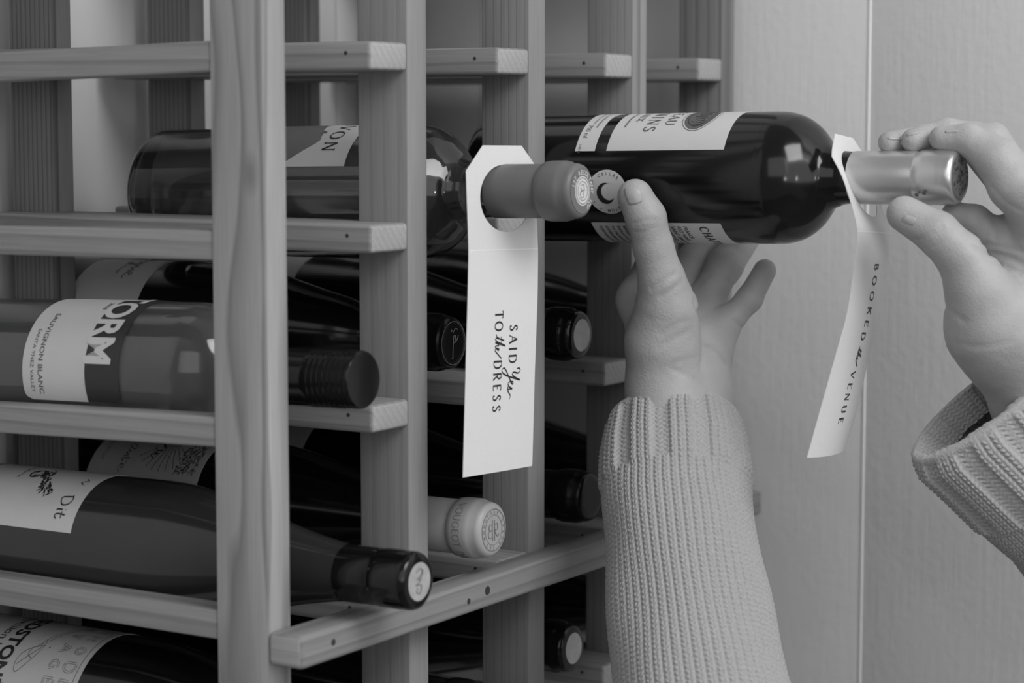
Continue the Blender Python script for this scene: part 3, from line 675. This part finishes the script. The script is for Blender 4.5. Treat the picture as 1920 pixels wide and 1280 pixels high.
# round sticker with a crescent
st = lambda d: (lambda t: (np.stack([-t[0][:, 0], t[0][:, 1]], 1), t[1], 0))(d)
sv, sp = 42.6, -11.2
stk = mesh('round_sticker', cyl_map(bH, disc2d(0, 0, 13.2, n=48)[0], sv, sp, .3), disc2d(0, 0, 13.2, n=48)[1], M_['paper'], tH)
cs = np.vstack([arc(0, 0, 5.8, 6.2, 62, 330, 24), arc(1.9, .9, 4.7, 4.9, 318, 72, 24)])
crv = np.stack([-cs[:, 1], cs[:, 0]], 1)
mesh('crescent', cyl_map(bH, crv + [0.5, -1.2], sv, sp, .5), [(i, i + 1, 47 - i - 1, 47 - i) for i in range(23)], M_['ink'], stk)
rt = ring_text('ARGENTUM * 1987 * CELLAR * ', 10.2, 2.4, 90, -260, .03)
mesh('lettering', cyl_map(bH, rt[0], sv, sp, .5), rt[1], M_['ink_soft'], stk)
# embossed top of the silver capsule
hs = []
for k in range(60):
    a = rr.uniform(0, 6.28); q = rr.uniform(1, 11); x, y = q * math.cos(a), q * math.sin(a)
    hs.append([(x, y), (x + rr.uniform(-1, 1), y + rr.uniform(.5, 1.6)), (x + rr.uniform(.3, 1.5), y + rr.uniform(-.6, .6))])
face_print(bH, join(strokes(hs, .35, .6), disc2d(0, 0, 12.2, r_in=11.8)), plain('foil_relief', .16, .4, metal=.5), cH, off=.3)
for (vv, pp) in ((222, -34), (226.5, -30)):
    mesh('foil_dent', cyl_map(bH, disc2d(0, 0, 1.2, n=14)[0], vv, pp, .12, R=16.4), disc2d(0, 0, 1.2, n=14)[1], plain('dent', .12, .5), cH)

# ------------------------------------------------------------------ hanging tags
class Tag:
    """a card strip with a hole: rows are (t mm, left point, right point)"""
    def __init__(s, rows, width=51.0, curl=0.0):
        s.curl = curl
        s.t = np.array([r[0] for r in rows]); s.Lp = np.array([r[1] for r in rows]); s.Rp = np.array([r[2] for r in rows]); s.w = width
        tt = np.linspace(s.t[0], s.t[-1], 60)
        def sm(P_):
            out = np.stack([np.interp(tt, s.t, P_[:, i]) for i in range(3)], 1)
            k = np.array([1, 2, 3, 2, 1.]) / 9; o2 = out.copy()
            for i in range(3): o2[2:-2, i] = np.convolve(out[:, i], k, 'valid')
            return o2
        s.L2, s.R2, s.tt = sm(s.Lp), sm(s.Rp), tt
    def map(s, X, T, off=0.0):
        """X mm across from the left edge, T mm down; off towards the viewer's side"""
        L = np.stack([np.interp(T, s.tt, s.L2[:, i]) for i in range(3)], 1); Rr_ = np.stack([np.interp(T, s.tt, s.R2[:, i]) for i in range(3)], 1)
        L1 = np.stack([np.interp(T + 1, s.tt, s.L2[:, i]) for i in range(3)], 1) - np.stack([np.interp(T - 1, s.tt, s.L2[:, i]) for i in range(3)], 1)
        w = (X / s.w)[:, None]; p = L * (1 - w) + Rr_ * w
        n = np.cross(Rr_ - L, L1); n /= np.linalg.norm(n, axis=1)[:, None]
        sg = np.sign(((CAM - p) * n).sum(1))[:, None]
        cu = s.curl * (1 - (2 * w - 1) ** 2) * np.clip((T - 40) / 30, 0, 1)[:, None]
        return p + n * sg * (off + cu)
def build_tag(name, T, fold, hole, chamf, label):
    e = empty(name, T.map(np.array([T.w / 2]), np.array([2.0]))[0], label, 'tag')
    hx, hy, hr = hole; N = 72
    poly = [(chamf[0], 0), (T.w - chamf[2], 0), (T.w, chamf[3]), (T.w, fold), (0, fold), (0, chamf[1])]
    def cast(a):
        dx, dy = math.cos(a), math.sin(a); best = 1e9
        for i in range(len(poly)):
            x1, y1 = poly[i]; x2, y2 = poly[(i + 1) % len(poly)]
            ex, ey = x2 - x1, y2 - y1; den = dx * ey - dy * ex
            if abs(den) < 1e-9: continue
            t = ((x1 - hx) * ey - (y1 - hy) * ex) / den; q = ((x1 - hx) * dy - (y1 - hy) * dx) / den
            if t > 0 and -1e-6 <= q <= 1 + 1e-6: best = min(best, t)
        return best
    ang = sorted(list(np.linspace(-math.pi, math.pi, N, endpoint=False)) + [math.atan2(y - hy, x - hx) for x, y in poly])
    n = len(ang); K = 6; pts = []
    for k in range(K + 1):
        for a in ang:
            q = hr + (cast(a) - hr) * k / K; pts.append((hx + q * math.cos(a), hy + q * math.sin(a)))
    Fc = [(k * n + i, k * n + (i + 1) % n, (k + 1) * n + (i + 1) % n, (k + 1) * n + i) for k in range(K) for i in range(n)]
    def slab(nm, pts, Fc, par):
        pts = np.array(pts); m = len(pts)
        V = np.vstack([T.map(pts[:, 0], pts[:, 1], .0), T.map(pts[:, 0], pts[:, 1], -.45)])
        from collections import Counter
        c = Counter()
        for f in Fc:
            for i in range(len(f)): c[tuple(sorted((f[i], f[(i + 1) % len(f)])))] += 1
        side = [(a, b, m + b, m + a) for (a, b), q in c.items() if q == 1]
        o = mesh(nm, V, Fc + [tuple(m + i for i in reversed(f)) for f in Fc] + side, M_['card'], par); fixn(o)
        o.data.shade_smooth(); o.data.set_sharp_from_angle(angle=R_(40)); return o
    slab('collar', pts, Fc, e)
    end = T.t[-1]; nx, ny = 8, 36
    pts = [(T.w * i / nx, fold + (end - fold) * j / ny) for j in range(ny + 1) for i in range(nx + 1)]
    Fc = [(j * (nx + 1) + i, j * (nx + 1) + i + 1, (j + 1) * (nx + 1) + i + 1, (j + 1) * (nx + 1) + i) for j in range(ny) for i in range(nx)]
    body = slab('strip', pts, Fc, e)
    # pressed fold line
    V, Fq = ribbon(ln((0.2, fold), (T.w - .2, fold), 9), .5)
    mesh('fold_line', T.map(V[:, 0], V[:, 1], .08), Fq, plain('fold_score', .80, .6), e)
    return e, body
def tag_print(T, t, par, x, y, off=.12):
    """text runs down the strip, tops of the letters to the right"""
    V = t[0]; return mesh('lettering', T.map(x + V[:, 1], y + V[:, 0], off), t[1], M_['ink'], par)

D1 = depth(bY.pt(300 - 48, 0, 0))
hd = 17.5
def row(t, l, r, D, h): return (t, at(l[0], l[1], D - h), at(r[0], r[1], D + h))
T1 = Tag([row(0, (872, 272), (1000, 273), D1, hd), row(57, (879, 470), (1009, 466), D1, hd), row(84, (877, 562), (1008, 557), D1 - 2, hd),
          row(124, (873, 702), (1003, 690), D1 - 4, hd), row(180, (868, 895), (998, 873), D1 - 5, hd)], curl=.8)
e1_, s1 = build_tag('bottle_tag', T1, 57, (28.0, 29.0, 18.4), (13, 14, 9, 10), 'white card neck tag lettered said yes to the dress, hanging on grey capsule bottle')
t = serif('TO', 5.6, track=.32, thin=.08, thick=.20); tag_print(T1, t, s1, 19.5, 91)
t = strokes(SCRIPT['the'], .3, .8, nib=.3, size=5.4); tag_print(T1, t, s1, 20.0, 104.5)
t = serif('DRESS', 5.6, track=.46, thin=.08, thick=.20); tag_print(T1, t, s1, 19.5, 118)
t = serif('SAID', 5.6, track=.42, thin=.08, thick=.20); tag_print(T1, t, s1, 30.5, 99)
t = strokes(SCRIPT['Yes'], .3, .95, nib=.3, size=7.2); tag_print(T1, t, s1, 30.0, 123)

D2 = depth(bH.pt(300 - 61 - 8, 0, 0)); h2 = 23.0
T2 = Tag([row(0, (1548, 246), (1612, 262), D2, h2), row(12, (1556, 287), (1626, 300), D2, h2), row(24, (1577, 322), (1640, 342), D2, h2), row(38, (1594, 371), (1652, 385), D2, h2),
          row(56, (1610, 434), (1673, 438), D2, h2), row(76, (1603, 502), (1667, 498), D2, h2), row(102, (1589, 592), (1648, 598), D2 - 2, h2),
          row(131, (1560, 693), (1624, 694), D2 - 4, h2), row(158, (1533, 789), (1606, 776), D2 - 6, h2), row(180, (1514, 858), (1584, 842), D2 - 8, h2)], curl=4.0)
e2_, s2 = build_tag('bottle_tag', T2, 56, (27.0, 28.5, 18.4), (14, 14, 10, 11), 'white card neck tag lettered booked the venue, curling down from the held bottle')
t = serif('BOOKED', 5.2, track=.62, thin=.09, thick=.2); tag_print(T2, t, s2, 19.5, 74)
t = strokes(SCRIPT['the'], .3, .9, nib=.3, size=4.4); tag_print(T2, t, s2, 20.5, 118)
t = serif('VENUE', 5.2, track=.52, thin=.09, thick=.2); tag_print(T2, t, s2, 19.5, 131)

# ------------------------------------------------------------------ hands: one continuous skin from a distance field
def cone_d(Pn, a, b, ra, rb):
    ab = b - a; L2 = ab @ ab
    h = np.clip(((Pn - a) @ ab) / max(L2, 1e-9), 0, 1)
    return np.linalg.norm(Pn - (a + h[..., None] * ab), axis=-1) - (ra + (rb - ra) * h)
def smin(a, b, k):
    h = np.maximum(k - np.abs(a - b), 0) / k
    return np.minimum(a, b) - h * h * k * .25
class Hand:
    def __init__(s, palm, digits, step=1.1):
        allp = [q for ch in [palm_ for palm_ in palm] + digits for q in ch]
        pts = np.array([q[0] for q in allp]); rad = max(q[1] for q in allp)
        s.lo = pts.min(0) - rad - 4; s.hi = pts.max(0) + rad + 4; s.h = step
        s.n = np.ceil((s.hi - s.lo) / step).astype(int) + 1
        s.palm, s.digits, s.cre = palm, digits, []
        ax = [s.lo[i] + step * np.arange(s.n[i]) for i in range(3)]
        s.G = np.stack(np.meshgrid(*ax, indexing='ij'), -1).astype(np.float32)
        s.D = s.field(s.G)
    def chain(s, Pn, ch, k):
        d = None
        for (a, ra), (b, rb) in zip(ch[:-1], ch[1:]):
            q = cone_d(Pn, a.astype(np.float32), b.astype(np.float32), ra, rb); d = q if d is None else smin(d, q, k)
        return d
    def field(s, Pn):
        pal = None
        for ch in s.palm:
            q = s.chain(Pn, ch, 6); pal = q if pal is None else smin(pal, q, 15)
        out = pal
        for ch in s.digits: out = np.minimum(out, smin(pal, s.chain(Pn, ch, 3.0), 9))
        return out
    def val(s, p):
        i = np.clip((np.asarray(p) - s.lo) / s.h, 0, s.n - 1.001); j = i.astype(int); f = i - j; D = s.D; r = 0
        for a in (0, 1):
            for b in (0, 1):
                for c in (0, 1):
                    r = r + D[j[..., 0] + a, j[..., 1] + b, j[..., 2] + c] * np.where(a, f[..., 0], 1 - f[..., 0]) * np.where(b, f[..., 1], 1 - f[..., 1]) * np.where(c, f[..., 2], 1 - f[..., 2])
        return r
    def surf(s, px, py):
        """nearest skin point in the direction of (px, py)"""
        a = at(px, py, 1000.0); d = a - CAM; d /= np.linalg.norm(d); t = 1100.0
        for _ in range(120):
            p = CAM + d * t
            inside = np.all(p > s.lo) and np.all(p < s.hi)
            v = float(s.val(p)) if inside else 3.0
            if v < .05: break
            t += max(.3, min(v * .8, 4))
            if t > 1500: return None
        return p
    def dent(s, pts, rad, dep):
        """a soft groove following skin points"""
        pts = [p for p in pts if p is not None]
        for a, b in zip(pts[:-1], pts[1:]):
            lo = np.minimum(a, b) - rad * 3; hi = np.maximum(a, b) + rad * 3
            i0 = np.clip(((lo - s.lo) / s.h).astype(int), 0, s.n - 1); i1 = np.clip(((hi - s.lo) / s.h).astype(int) + 2, 1, s.n)
            sl = tuple(slice(i0[k], i1[k]) for k in range(3)); g_ = s.G[sl]
            q = cone_d(g_, a, b, 0, 0); s._acc[sl] = np.maximum(s._acc[sl], dep * np.exp(-(q / rad) ** 2))
    def creases(s, lines):
        s._acc = np.zeros(s.D.shape, np.float32)
        for pl, rad, dep in lines:
            pl = catmull(pl, 4); s.dent([s.surf(*q) for q in pl], rad, dep)
        s.D = s.D + s._acc
    def mesh(s, name, parent):
        D = s.D; sg = D < 0; nx, ny, nz = D.shape
        c = sum(sg[a:nx - 1 + a, b:ny - 1 + b, d:nz - 1 + d].astype(np.int8) for a in (0, 1) for b in (0, 1) for d in (0, 1))
        act = (c > 0) & (c < 8); ids = -np.ones(act.shape, np.int64); ii = np.argwhere(act); ids[act] = np.arange(len(ii))
        acc = np.zeros((len(ii), 3)); cnt = np.zeros(len(ii)); off = np.array([(a, b, d) for a in (0, 1) for b in (0, 1) for d in (0, 1)])
        for i in range(8):
            for j in range(i + 1, 8):
                if np.abs(off[i] - off[j]).sum() != 1: continue
                A = ii + off[i]; B_ = ii + off[j]; da = D[tuple(A.T)]; db = D[tuple(B_.T)]; m = (da < 0) != (db < 0)
                t = da[m] / (da[m] - db[m]); acc[m] += off[i] + t[:, None] * (off[j] - off[i]); cnt[m] += 1
        V = (ii + acc / cnt[:, None]) * s.h + s.lo; Fq = []
        for ax in range(3):
            o1, o2 = [(1, 2), (2, 0), (0, 1)][ax]
            sl0 = [slice(None)] * 3; sl1 = [slice(None)] * 3; sl0[ax] = slice(0, -1); sl1[ax] = slice(1, None)
            a = sg[tuple(sl0)]; b = sg[tuple(sl1)]; e = np.argwhere(a != b); e = e[(e[:, o1] > 0) & (e[:, o2] > 0) & (e[:, o1] < D.shape[o1] - 1) & (e[:, o2] < D.shape[o2] - 1)]
            fl = a[tuple(e.T)]; d1 = np.zeros(3, int); d1[o1] = 1; d2 = np.zeros(3, int); d2[o2] = 1
            q = np.stack([ids[tuple((e - x).T)] for x in (0 * d1, d1, d1 + d2, d2)], 1); q[~fl] = q[~fl][:, ::-1]; Fq.append(q)
        Fq = np.vstack(Fq); Fq = Fq[(Fq >= 0).all(1)]
        o = mesh(name, V, Fq, M_['skin'], parent, smooth=True); fixn(o)
        md = o.modifiers.new('soften', 'SMOOTH'); md.factor = .5; md.iterations = 2
        return o
    def nail(s, pxs, parent, lift=.35):
        """nail plate over skin points: corner polygon in order (base left, base right, tip right, tip left)"""
        q = np.array(pxs, float); n = 9; V = []
        for j in range(n):
            for i in range(n):
                x, y = i / (n - 1), j / (n - 1)
                # rounded rectangle
                a, b = 2 * x - 1, 2 * y - 1; a2 = a * math.sqrt(max(0, 1 - .28 * b * b)); b2 = b * math.sqrt(max(0, 1 - .28 * a * a)); x, y = (a2 + 1) / 2, (b2 + 1) / 2
                p = (q[0] * (1 - x) + q[1] * x) * (1 - y) + (q[3] * (1 - x) + q[2] * x) * y
                w = s.surf(*p)
                if w is None: w = s.surf(*q.mean(0))
                d = CAM - w; V.append(w + d / np.linalg.norm(d) * (lift + .35 * (1 - a * a) * (1 - b * b * .5)))
        V = np.array(V); low = V - (CAM - V.mean(0)) / np.linalg.norm(CAM - V.mean(0)) * 1.2; m = n * n
        Fc = [(j * n + i, j * n + i + 1, (j + 1) * n + i + 1, (j + 1) * n + i) for j in range(n - 1) for i in range(n - 1)]
        rim = list(range(n)) + [k * n + n - 1 for k in range(1, n)] + [n * n - 1 - k for k in range(1, n)] + [k * n for k in range(n - 2, 0, -1)]
        Fc += [(rim[k], rim[(k + 1) % len(rim)], m + rim[(k + 1) % len(rim)], m + rim[k]) for k in range(len(rim))]
        o = mesh('fingernail', np.vstack([V, low]), Fc, M_['nail_skin'], parent, smooth=True); fixn(o); return o

person = empty('person', at(1500, 1500, 1230), 'person in a pale ribbed knit sweater drawing a bottle out with both hands', 'person')

def dax(B, x):
    """view distance of the bottle's axis where it is seen at x"""
    best = min(np.linspace(0, 300, 301), key=lambda a: abs((((B.base + B.ax * a) - CAM) @ RIGHT) / depth(B.base + B.ax * a) * F + 960 - x))
    return depth(B.base + B.ax * best)
DH1, DH2 = dax(bH, 1230), dax(bH, 1760)
def J1(x, y, d, r): return (at(x, y, DH1 + d), r)
def J2(x, y, d, r): return (at(x, y, DH2 + d), r)
h1 = Hand(
    palm=[[J1(1280, 900, -22, 26), J1(1275, 770, -8, 24), J1(1268, 650, 2, 17)],
          [J1(1248, 800, -20, 21), J1(1243, 720, -14, 20.5), J1(1243, 640, -18, 21), J1(1250, 580, -26, 16.5)],
          [J1(1245, 660, 2, 18), J1(1198, 562, 12, 12.2)], [J1(1262, 640, 6, 15), J1(1252, 568, 20, 10.5)],
          [J1(1280, 640, 8, 14), J1(1310, 585, 16, 10.3)], [J1(1290, 680, 4, 14), J1(1340, 628, 8, 9.6)],
          [J1(1310, 790, -8, 15), J1(1328, 735, -2, 12), J1(1334, 670, 2, 10.5)]],
    digits=[[J1(1250, 580, -26, 16), J1(1241, 525, -34, 13.2), J1(1225, 462, -40, 11.2), J1(1211, 408, -46, 11.2), J1(1191, 369, -47, 10.2)],
            [J1(1198, 562, 12, 11.6), J1(1228, 478, 38, 9.6), J1(1262, 400, 50, 8), J1(1290, 350, 48, 7.5)],
            [J1(1252, 568, 20, 10.5), J1(1298, 490, 34, 9.8), J1(1345, 415, 50, 8.6), J1(1375, 360, 49, 7.8)],
            [J1(1310, 585, 16, 10.4), J1(1360, 497, 24, 10.6), J1(1412, 422, 46, 9.0), J1(1440, 370, 48, 7.6)],
            [J1(1340, 628, 8, 9), J1(1370, 598, 6, 8.0), J1(1405, 560, 6, 7.6), J1(1434, 507, 4, 6.8)]])
h1.creases([([(1184, 421), (1205, 414), (1230, 412)], 1.0, .8), ([(1188, 435), (1210, 434), (1232, 424)], 1.0, .7), ([(1190, 426), (1215, 424), (1238, 414)], .8, .5),
            ([(1222, 540), (1248, 524), (1268, 512)], 1.6, .8), ([(1240, 556), (1262, 541), (1280, 526)], 1.6, .7),
            ([(1303, 566), (1313, 600), (1318, 640), (1316, 690)], 2.0, 1.7), ([(1320, 648), (1342, 660), (1360, 684)], 1.6, 1.3),
            ([(1258, 690), (1290, 705), (1330, 735)], 1.4, .6), ([(1240, 625), (1262, 612), (1285, 600)], 1.8, .5), ([(1236, 650), (1262, 636), (1288, 622)], 1.8, .45),
            ([(1262, 680), (1290, 672), (1310, 668)], 1.6, .4), ([(1300, 545), (1322, 520), (1332, 512)], 1.3, .6), ([(1374, 600), (1385, 610), (1396, 618)], 1.2, .8), ([(1408, 548), (1420, 556), (1428, 560)], 1.0, .5),
            ([(1352, 520), (1366, 528), (1376, 538)], 1.0, .6)])
hand1 = h1.mesh('hand', person)
h1.nail([(1178, 386), (1207, 379), (1201, 349), (1167, 352)], hand1, .35)
h2 = Hand(
    palm=[[J2(2010, 900, 25, 27), J2(1945, 760, 10, 24), J2(1900, 660, -2, 24), J2(1858, 610, -8, 23)],
          [J2(1862, 620, -10, 22), J2(1832, 540, -18, 15)],
          [J2(1900, 640, 0, 22), J2(1960, 520, 2, 17), J2(1985, 420, -10, 13)],
          [J2(1900, 640, 8, 20), J2(1925, 520, 12, 14), J2(1962, 410, 12, 12)], [J2(1915, 560, 14, 14), J2(1935, 470, 18, 13)], [J2(1940, 500, 8, 17), J2(1985, 410, -2, 15)], [J2(1912, 458, 8, 13), J2(1955, 395, 0, 13)]],
    digits=[[J2(1838, 545, -18, 15.5), J2(1802, 482, -20, 13), J2(1757, 437, -20, 11.6), J2(1696, 401, -16, 9.8)],
            [J2(1975, 430, -8, 15), J2(1902, 345, -16, 14.2), J2(1872, 301, -14, 12), J2(1815, 262, -6, 8.4), J2(1766, 259, -2, 7.0)],
            [J2(1962, 410, 12, 12), J2(1860, 262, 14, 9.4), J2(1775, 248, 12, 7.6), J2(1712, 263, 9, 6.6)],
            [J2(1950, 420, 22, 11), J2(1820, 268, 30, 8.5), J2(1730, 258, 25, 7.0), J2(1667, 267, 17, 6.2)],
            [J2(1935, 470, 18, 11), J2(1868, 446, 6, 9.4), J2(1828, 414, 6, 8.6), J2(1790, 402, 12, 7.4)]])
h2.creases([([(1708, 450), (1730, 448), (1752, 436), (1765, 422)], 1.1, .9), ([(1714, 458), (1740, 454), (1760, 442), (1770, 430)], 1.0, .7), ([(1722, 466), (1748, 462), (1766, 450)], .9, .5),
            ([(1828, 464), (1855, 474), (1890, 482), (1918, 496)], 1.8, 1.6), ([(1840, 456), (1870, 462), (1915, 470)], 1.4, .9), ([(1845, 482), (1880, 498), (1915, 508)], 1.4, .7),
            ([(1756, 545), (1775, 575), (1805, 600)], 1.8, .9), ([(1860, 350), (1885, 378), (1915, 395)], 1.4, .6), ([(1864, 412), (1868, 430), (1866, 446)], 1.2, .9),
            ([(1790, 640), (1840, 650), (1900, 640)], 1.6, .4)])
hand2 = h2.mesh('hand', person)
h2.nail([(1720, 408), (1712, 424), (1688, 415), (1696, 402)], hand2, .15)
h2.nail([(1722, 250), (1722, 243), (1700, 250), (1700, 256)], hand2, .2)
h2.nail([(1796, 242), (1796, 248), (1772, 250), (1772, 243)], hand2, .2)
h2.nail([(1692, 257), (1692, 263), (1664, 262), (1664, 256)], hand2, .2)

# ------------------------------------------------------------------ knitted sleeves
def sleeve(rows, cols, cuff_len, total, parent, seed=0, phase=0.0, inner=22.0):
    """rows: (t mm from the rim, centre, vector a, vector b) ellipse sections; real stitches raised on the surface"""
    ts = np.array([r[0] for r in rows]); C = np.array([r[1] for r in rows]); A = np.array([r[2] for r in rows]); Bv = np.array([r[3] for r in rows])
    rg = np.random.default_rng(seed)
    def interp(T, Q): 
        return np.stack([np.interp(T, ts, Q[:, i]) for i in range(3)], -1)
    def surf(t0, t1, spp, fn, name, par, nrow, rin=None):
        ns = cols * 10; S = np.linspace(0, 1, ns, endpoint=False); T = np.linspace(t0, t1, nrow)
        k = np.array([1, 2, 3, 4, 3, 2, 1.]); k /= k.sum()
        ce, a, b = interp(T, C), interp(T, A), interp(T, Bv)
        TT, SS = np.meshgrid(T, S, indexing='ij')
        hgt, Tw, Rs = fn(TT, SS)
        th = 2 * math.pi * SS
        ct, st_ = np.cos(th), np.sin(th)
        base = ce[:, None] + (ct[..., None] * a[:, None] + st_[..., None] * b[:, None]) * Rs[..., None]
        nr = ct[..., None] * (a / (a ** 2).sum(1)[:, None])[:, None] + st_[..., None] * (b / (b ** 2).sum(1)[:, None])[:, None]
        nr /= np.linalg.norm(nr, axis=-1)[..., None]
        V = base + nr * hgt[..., None]
        idx = np.arange(nrow * ns).reshape(nrow, ns); nx = np.roll(idx, -1, 1)
        Fq = np.stack([idx[:-1], nx[:-1], nx[1:], idx[1:]], -1).reshape(-1, 4)
        return mesh(name, V.reshape(-1, 3), Fq, M_['wool'], par, smooth=True)
    RP = 3.1
    wv_ = [(rg.uniform(9, 30), rg.uniform(0, 6), rg.integers(2, 7), rg.uniform(0, 6)) for k in range(7)]
    def lowf(TT, SS, amp):
        q = 0
        for a_, b_, c_, d_ in wv_: q = q + np.sin(TT / a_ + b_) * np.sin(2 * math.pi * SS * c_ + d_)
        return q * amp / 3 * np.clip(TT / 60, .15, 1)
    jit = rg.uniform(-.3, .3, cols)
    def knit(TT, SS):
        ph = (SS * cols + phase) % cols; c = np.floor(ph).astype(int) % cols; x = ph - np.floor(ph) - .5
        ax = np.abs(x) * 2
        p = TT / RP + jit[c] * .35 + ax * .62
        loop = .5 + .5 * np.cos(2 * math.pi * p)
        prof = (1 - ax ** 3.2) * (1 - .35 * np.exp(-(ax / .16) ** 2))
        return prof * (.42 + .58 * loop ** .7) * 1.6
    def body(TT, SS):
        h = knit(TT, SS) + lowf(TT, SS, 1.5) + .10 * rg.standard_normal(TT.shape)
        return h - .5, TT, np.ones_like(TT)
    per = 5
    def cuff(TT, SS):
        col = (SS * cols) % per; rib = np.where(col < 3, 1.0, 0.0)
        edge = np.clip(np.minimum(np.abs(col - 3), np.minimum(np.abs(col - 5), col)) / .35, 0, 1)
        kn = knit(TT, SS)
        pur = (.5 + .5 * np.cos(2 * math.pi * (TT / RP) + 1.6 * np.sin(2 * math.pi * SS * cols))) * .75
        h = rib * (kn * 1.15 + 1.0 * edge) + (1 - rib) * (pur - .7 * edge)
        # knit back to the plain stitch at the end of the ribbing, level the ribs at the rim, run on inside
        w = np.clip((TT - cuff_len + 4) / 4, 0, 1); h = (1 - w) * h + w * (kn - .5)
        rim = np.clip(1 - (TT - 1.5) / 5.5, 0, 1); rim = rim * rim * (3 - 2 * rim)
        h = np.where(TT < 0, -2.6 - (h - .6) * .6, h * (1 - .88 * rim) + 1.0 * rim - 1.0 * np.clip(1 - TT / 2.0, 0, 1) ** 2)
        return h + lowf(TT, SS, 1.5) + .08 * rg.standard_normal(TT.shape), TT, np.ones_like(TT)
    sl = surf(cuff_len - .5, total, 0, body, 'sweater_sleeve', parent, int((total - cuff_len) / RP * 7))
    cf = surf(-inner, cuff_len, 0, cuff, 'cuff', sl, int((cuff_len + inner) / RP * 7))
    return sl
def sec(t, c, ax_dir, major_hint, ra, rb):
    d = np.array(ax_dir, float); d /= np.linalg.norm(d); m = np.array(major_hint, float); m -= d * (m @ d); m /= np.linalg.norm(m)
    return (t, np.array(c), m * ra, np.cross(d, m) * rb)
# sleeve of the lower arm: rises from below, away from the viewer
ctr = [(1263, 785, 0), (1266, 850, -16), (1270, 950, -38), (1284, 1080, -62), (1304, 1220, -84), (1330, 1400, -112)]
rad = [(38, 31), (41, 34), (42, 35), (43.5, 37), (46, 40), (51, 44)]
cp = [at(x, y, DH1 - 6 + d) for x, y, d in ctr]; rows = []; tt = 0
for k, c in enumerate(cp):
    if k: tt += np.linalg.norm(cp[k] - cp[k - 1])
    d = (cp[min(k + 1, len(cp) - 1)] - cp[max(k - 1, 0)])
    rows.append(sec(tt, c, d, RIGHT, *rad[k]))
d0 = (cp[1] - cp[0]) / np.linalg.norm(cp[1] - cp[0])
rows.insert(0, sec(-25, cp[0] - d0 * -18, d0, RIGHT, 33, 27)); rows.insert(1, sec(-8, cp[0] + d0 * 6, d0, RIGHT, 36.5, 29.5))
rows[2] = sec(0, cp[0], d0, RIGHT, 37, 30.5)
sl1 = sleeve(rows, 55, 50, tt - 2, person, 1)
# sleeve of the raised arm: wide cuff, opening towards the viewer
c0 = at(1853, 744, DH2 + 4)
axd = RIGHT * .60 - UP * .74 + FWD * .32; axd /= np.linalg.norm(axd); maj = RIGHT * .80 + UP * .60
rows = [sec(-28, c0 + axd * 22, axd, maj, 42, 22), sec(-8, c0 + axd * 6, axd, maj, 49, 25), sec(0, c0, axd, maj, 52, 26), sec(12, c0 + axd * 12, axd, maj, 55, 30), sec(45, c0 + axd * 45 + maj * 4, axd, maj, 54, 38), sec(90, c0 + axd * 90 + maj * 8, axd, maj, 50, 42), sec(200, c0 + axd * 200 + maj * 10, axd, maj, 52, 46)]
sl2 = sleeve(rows, 60, 62, 195, person, 2)
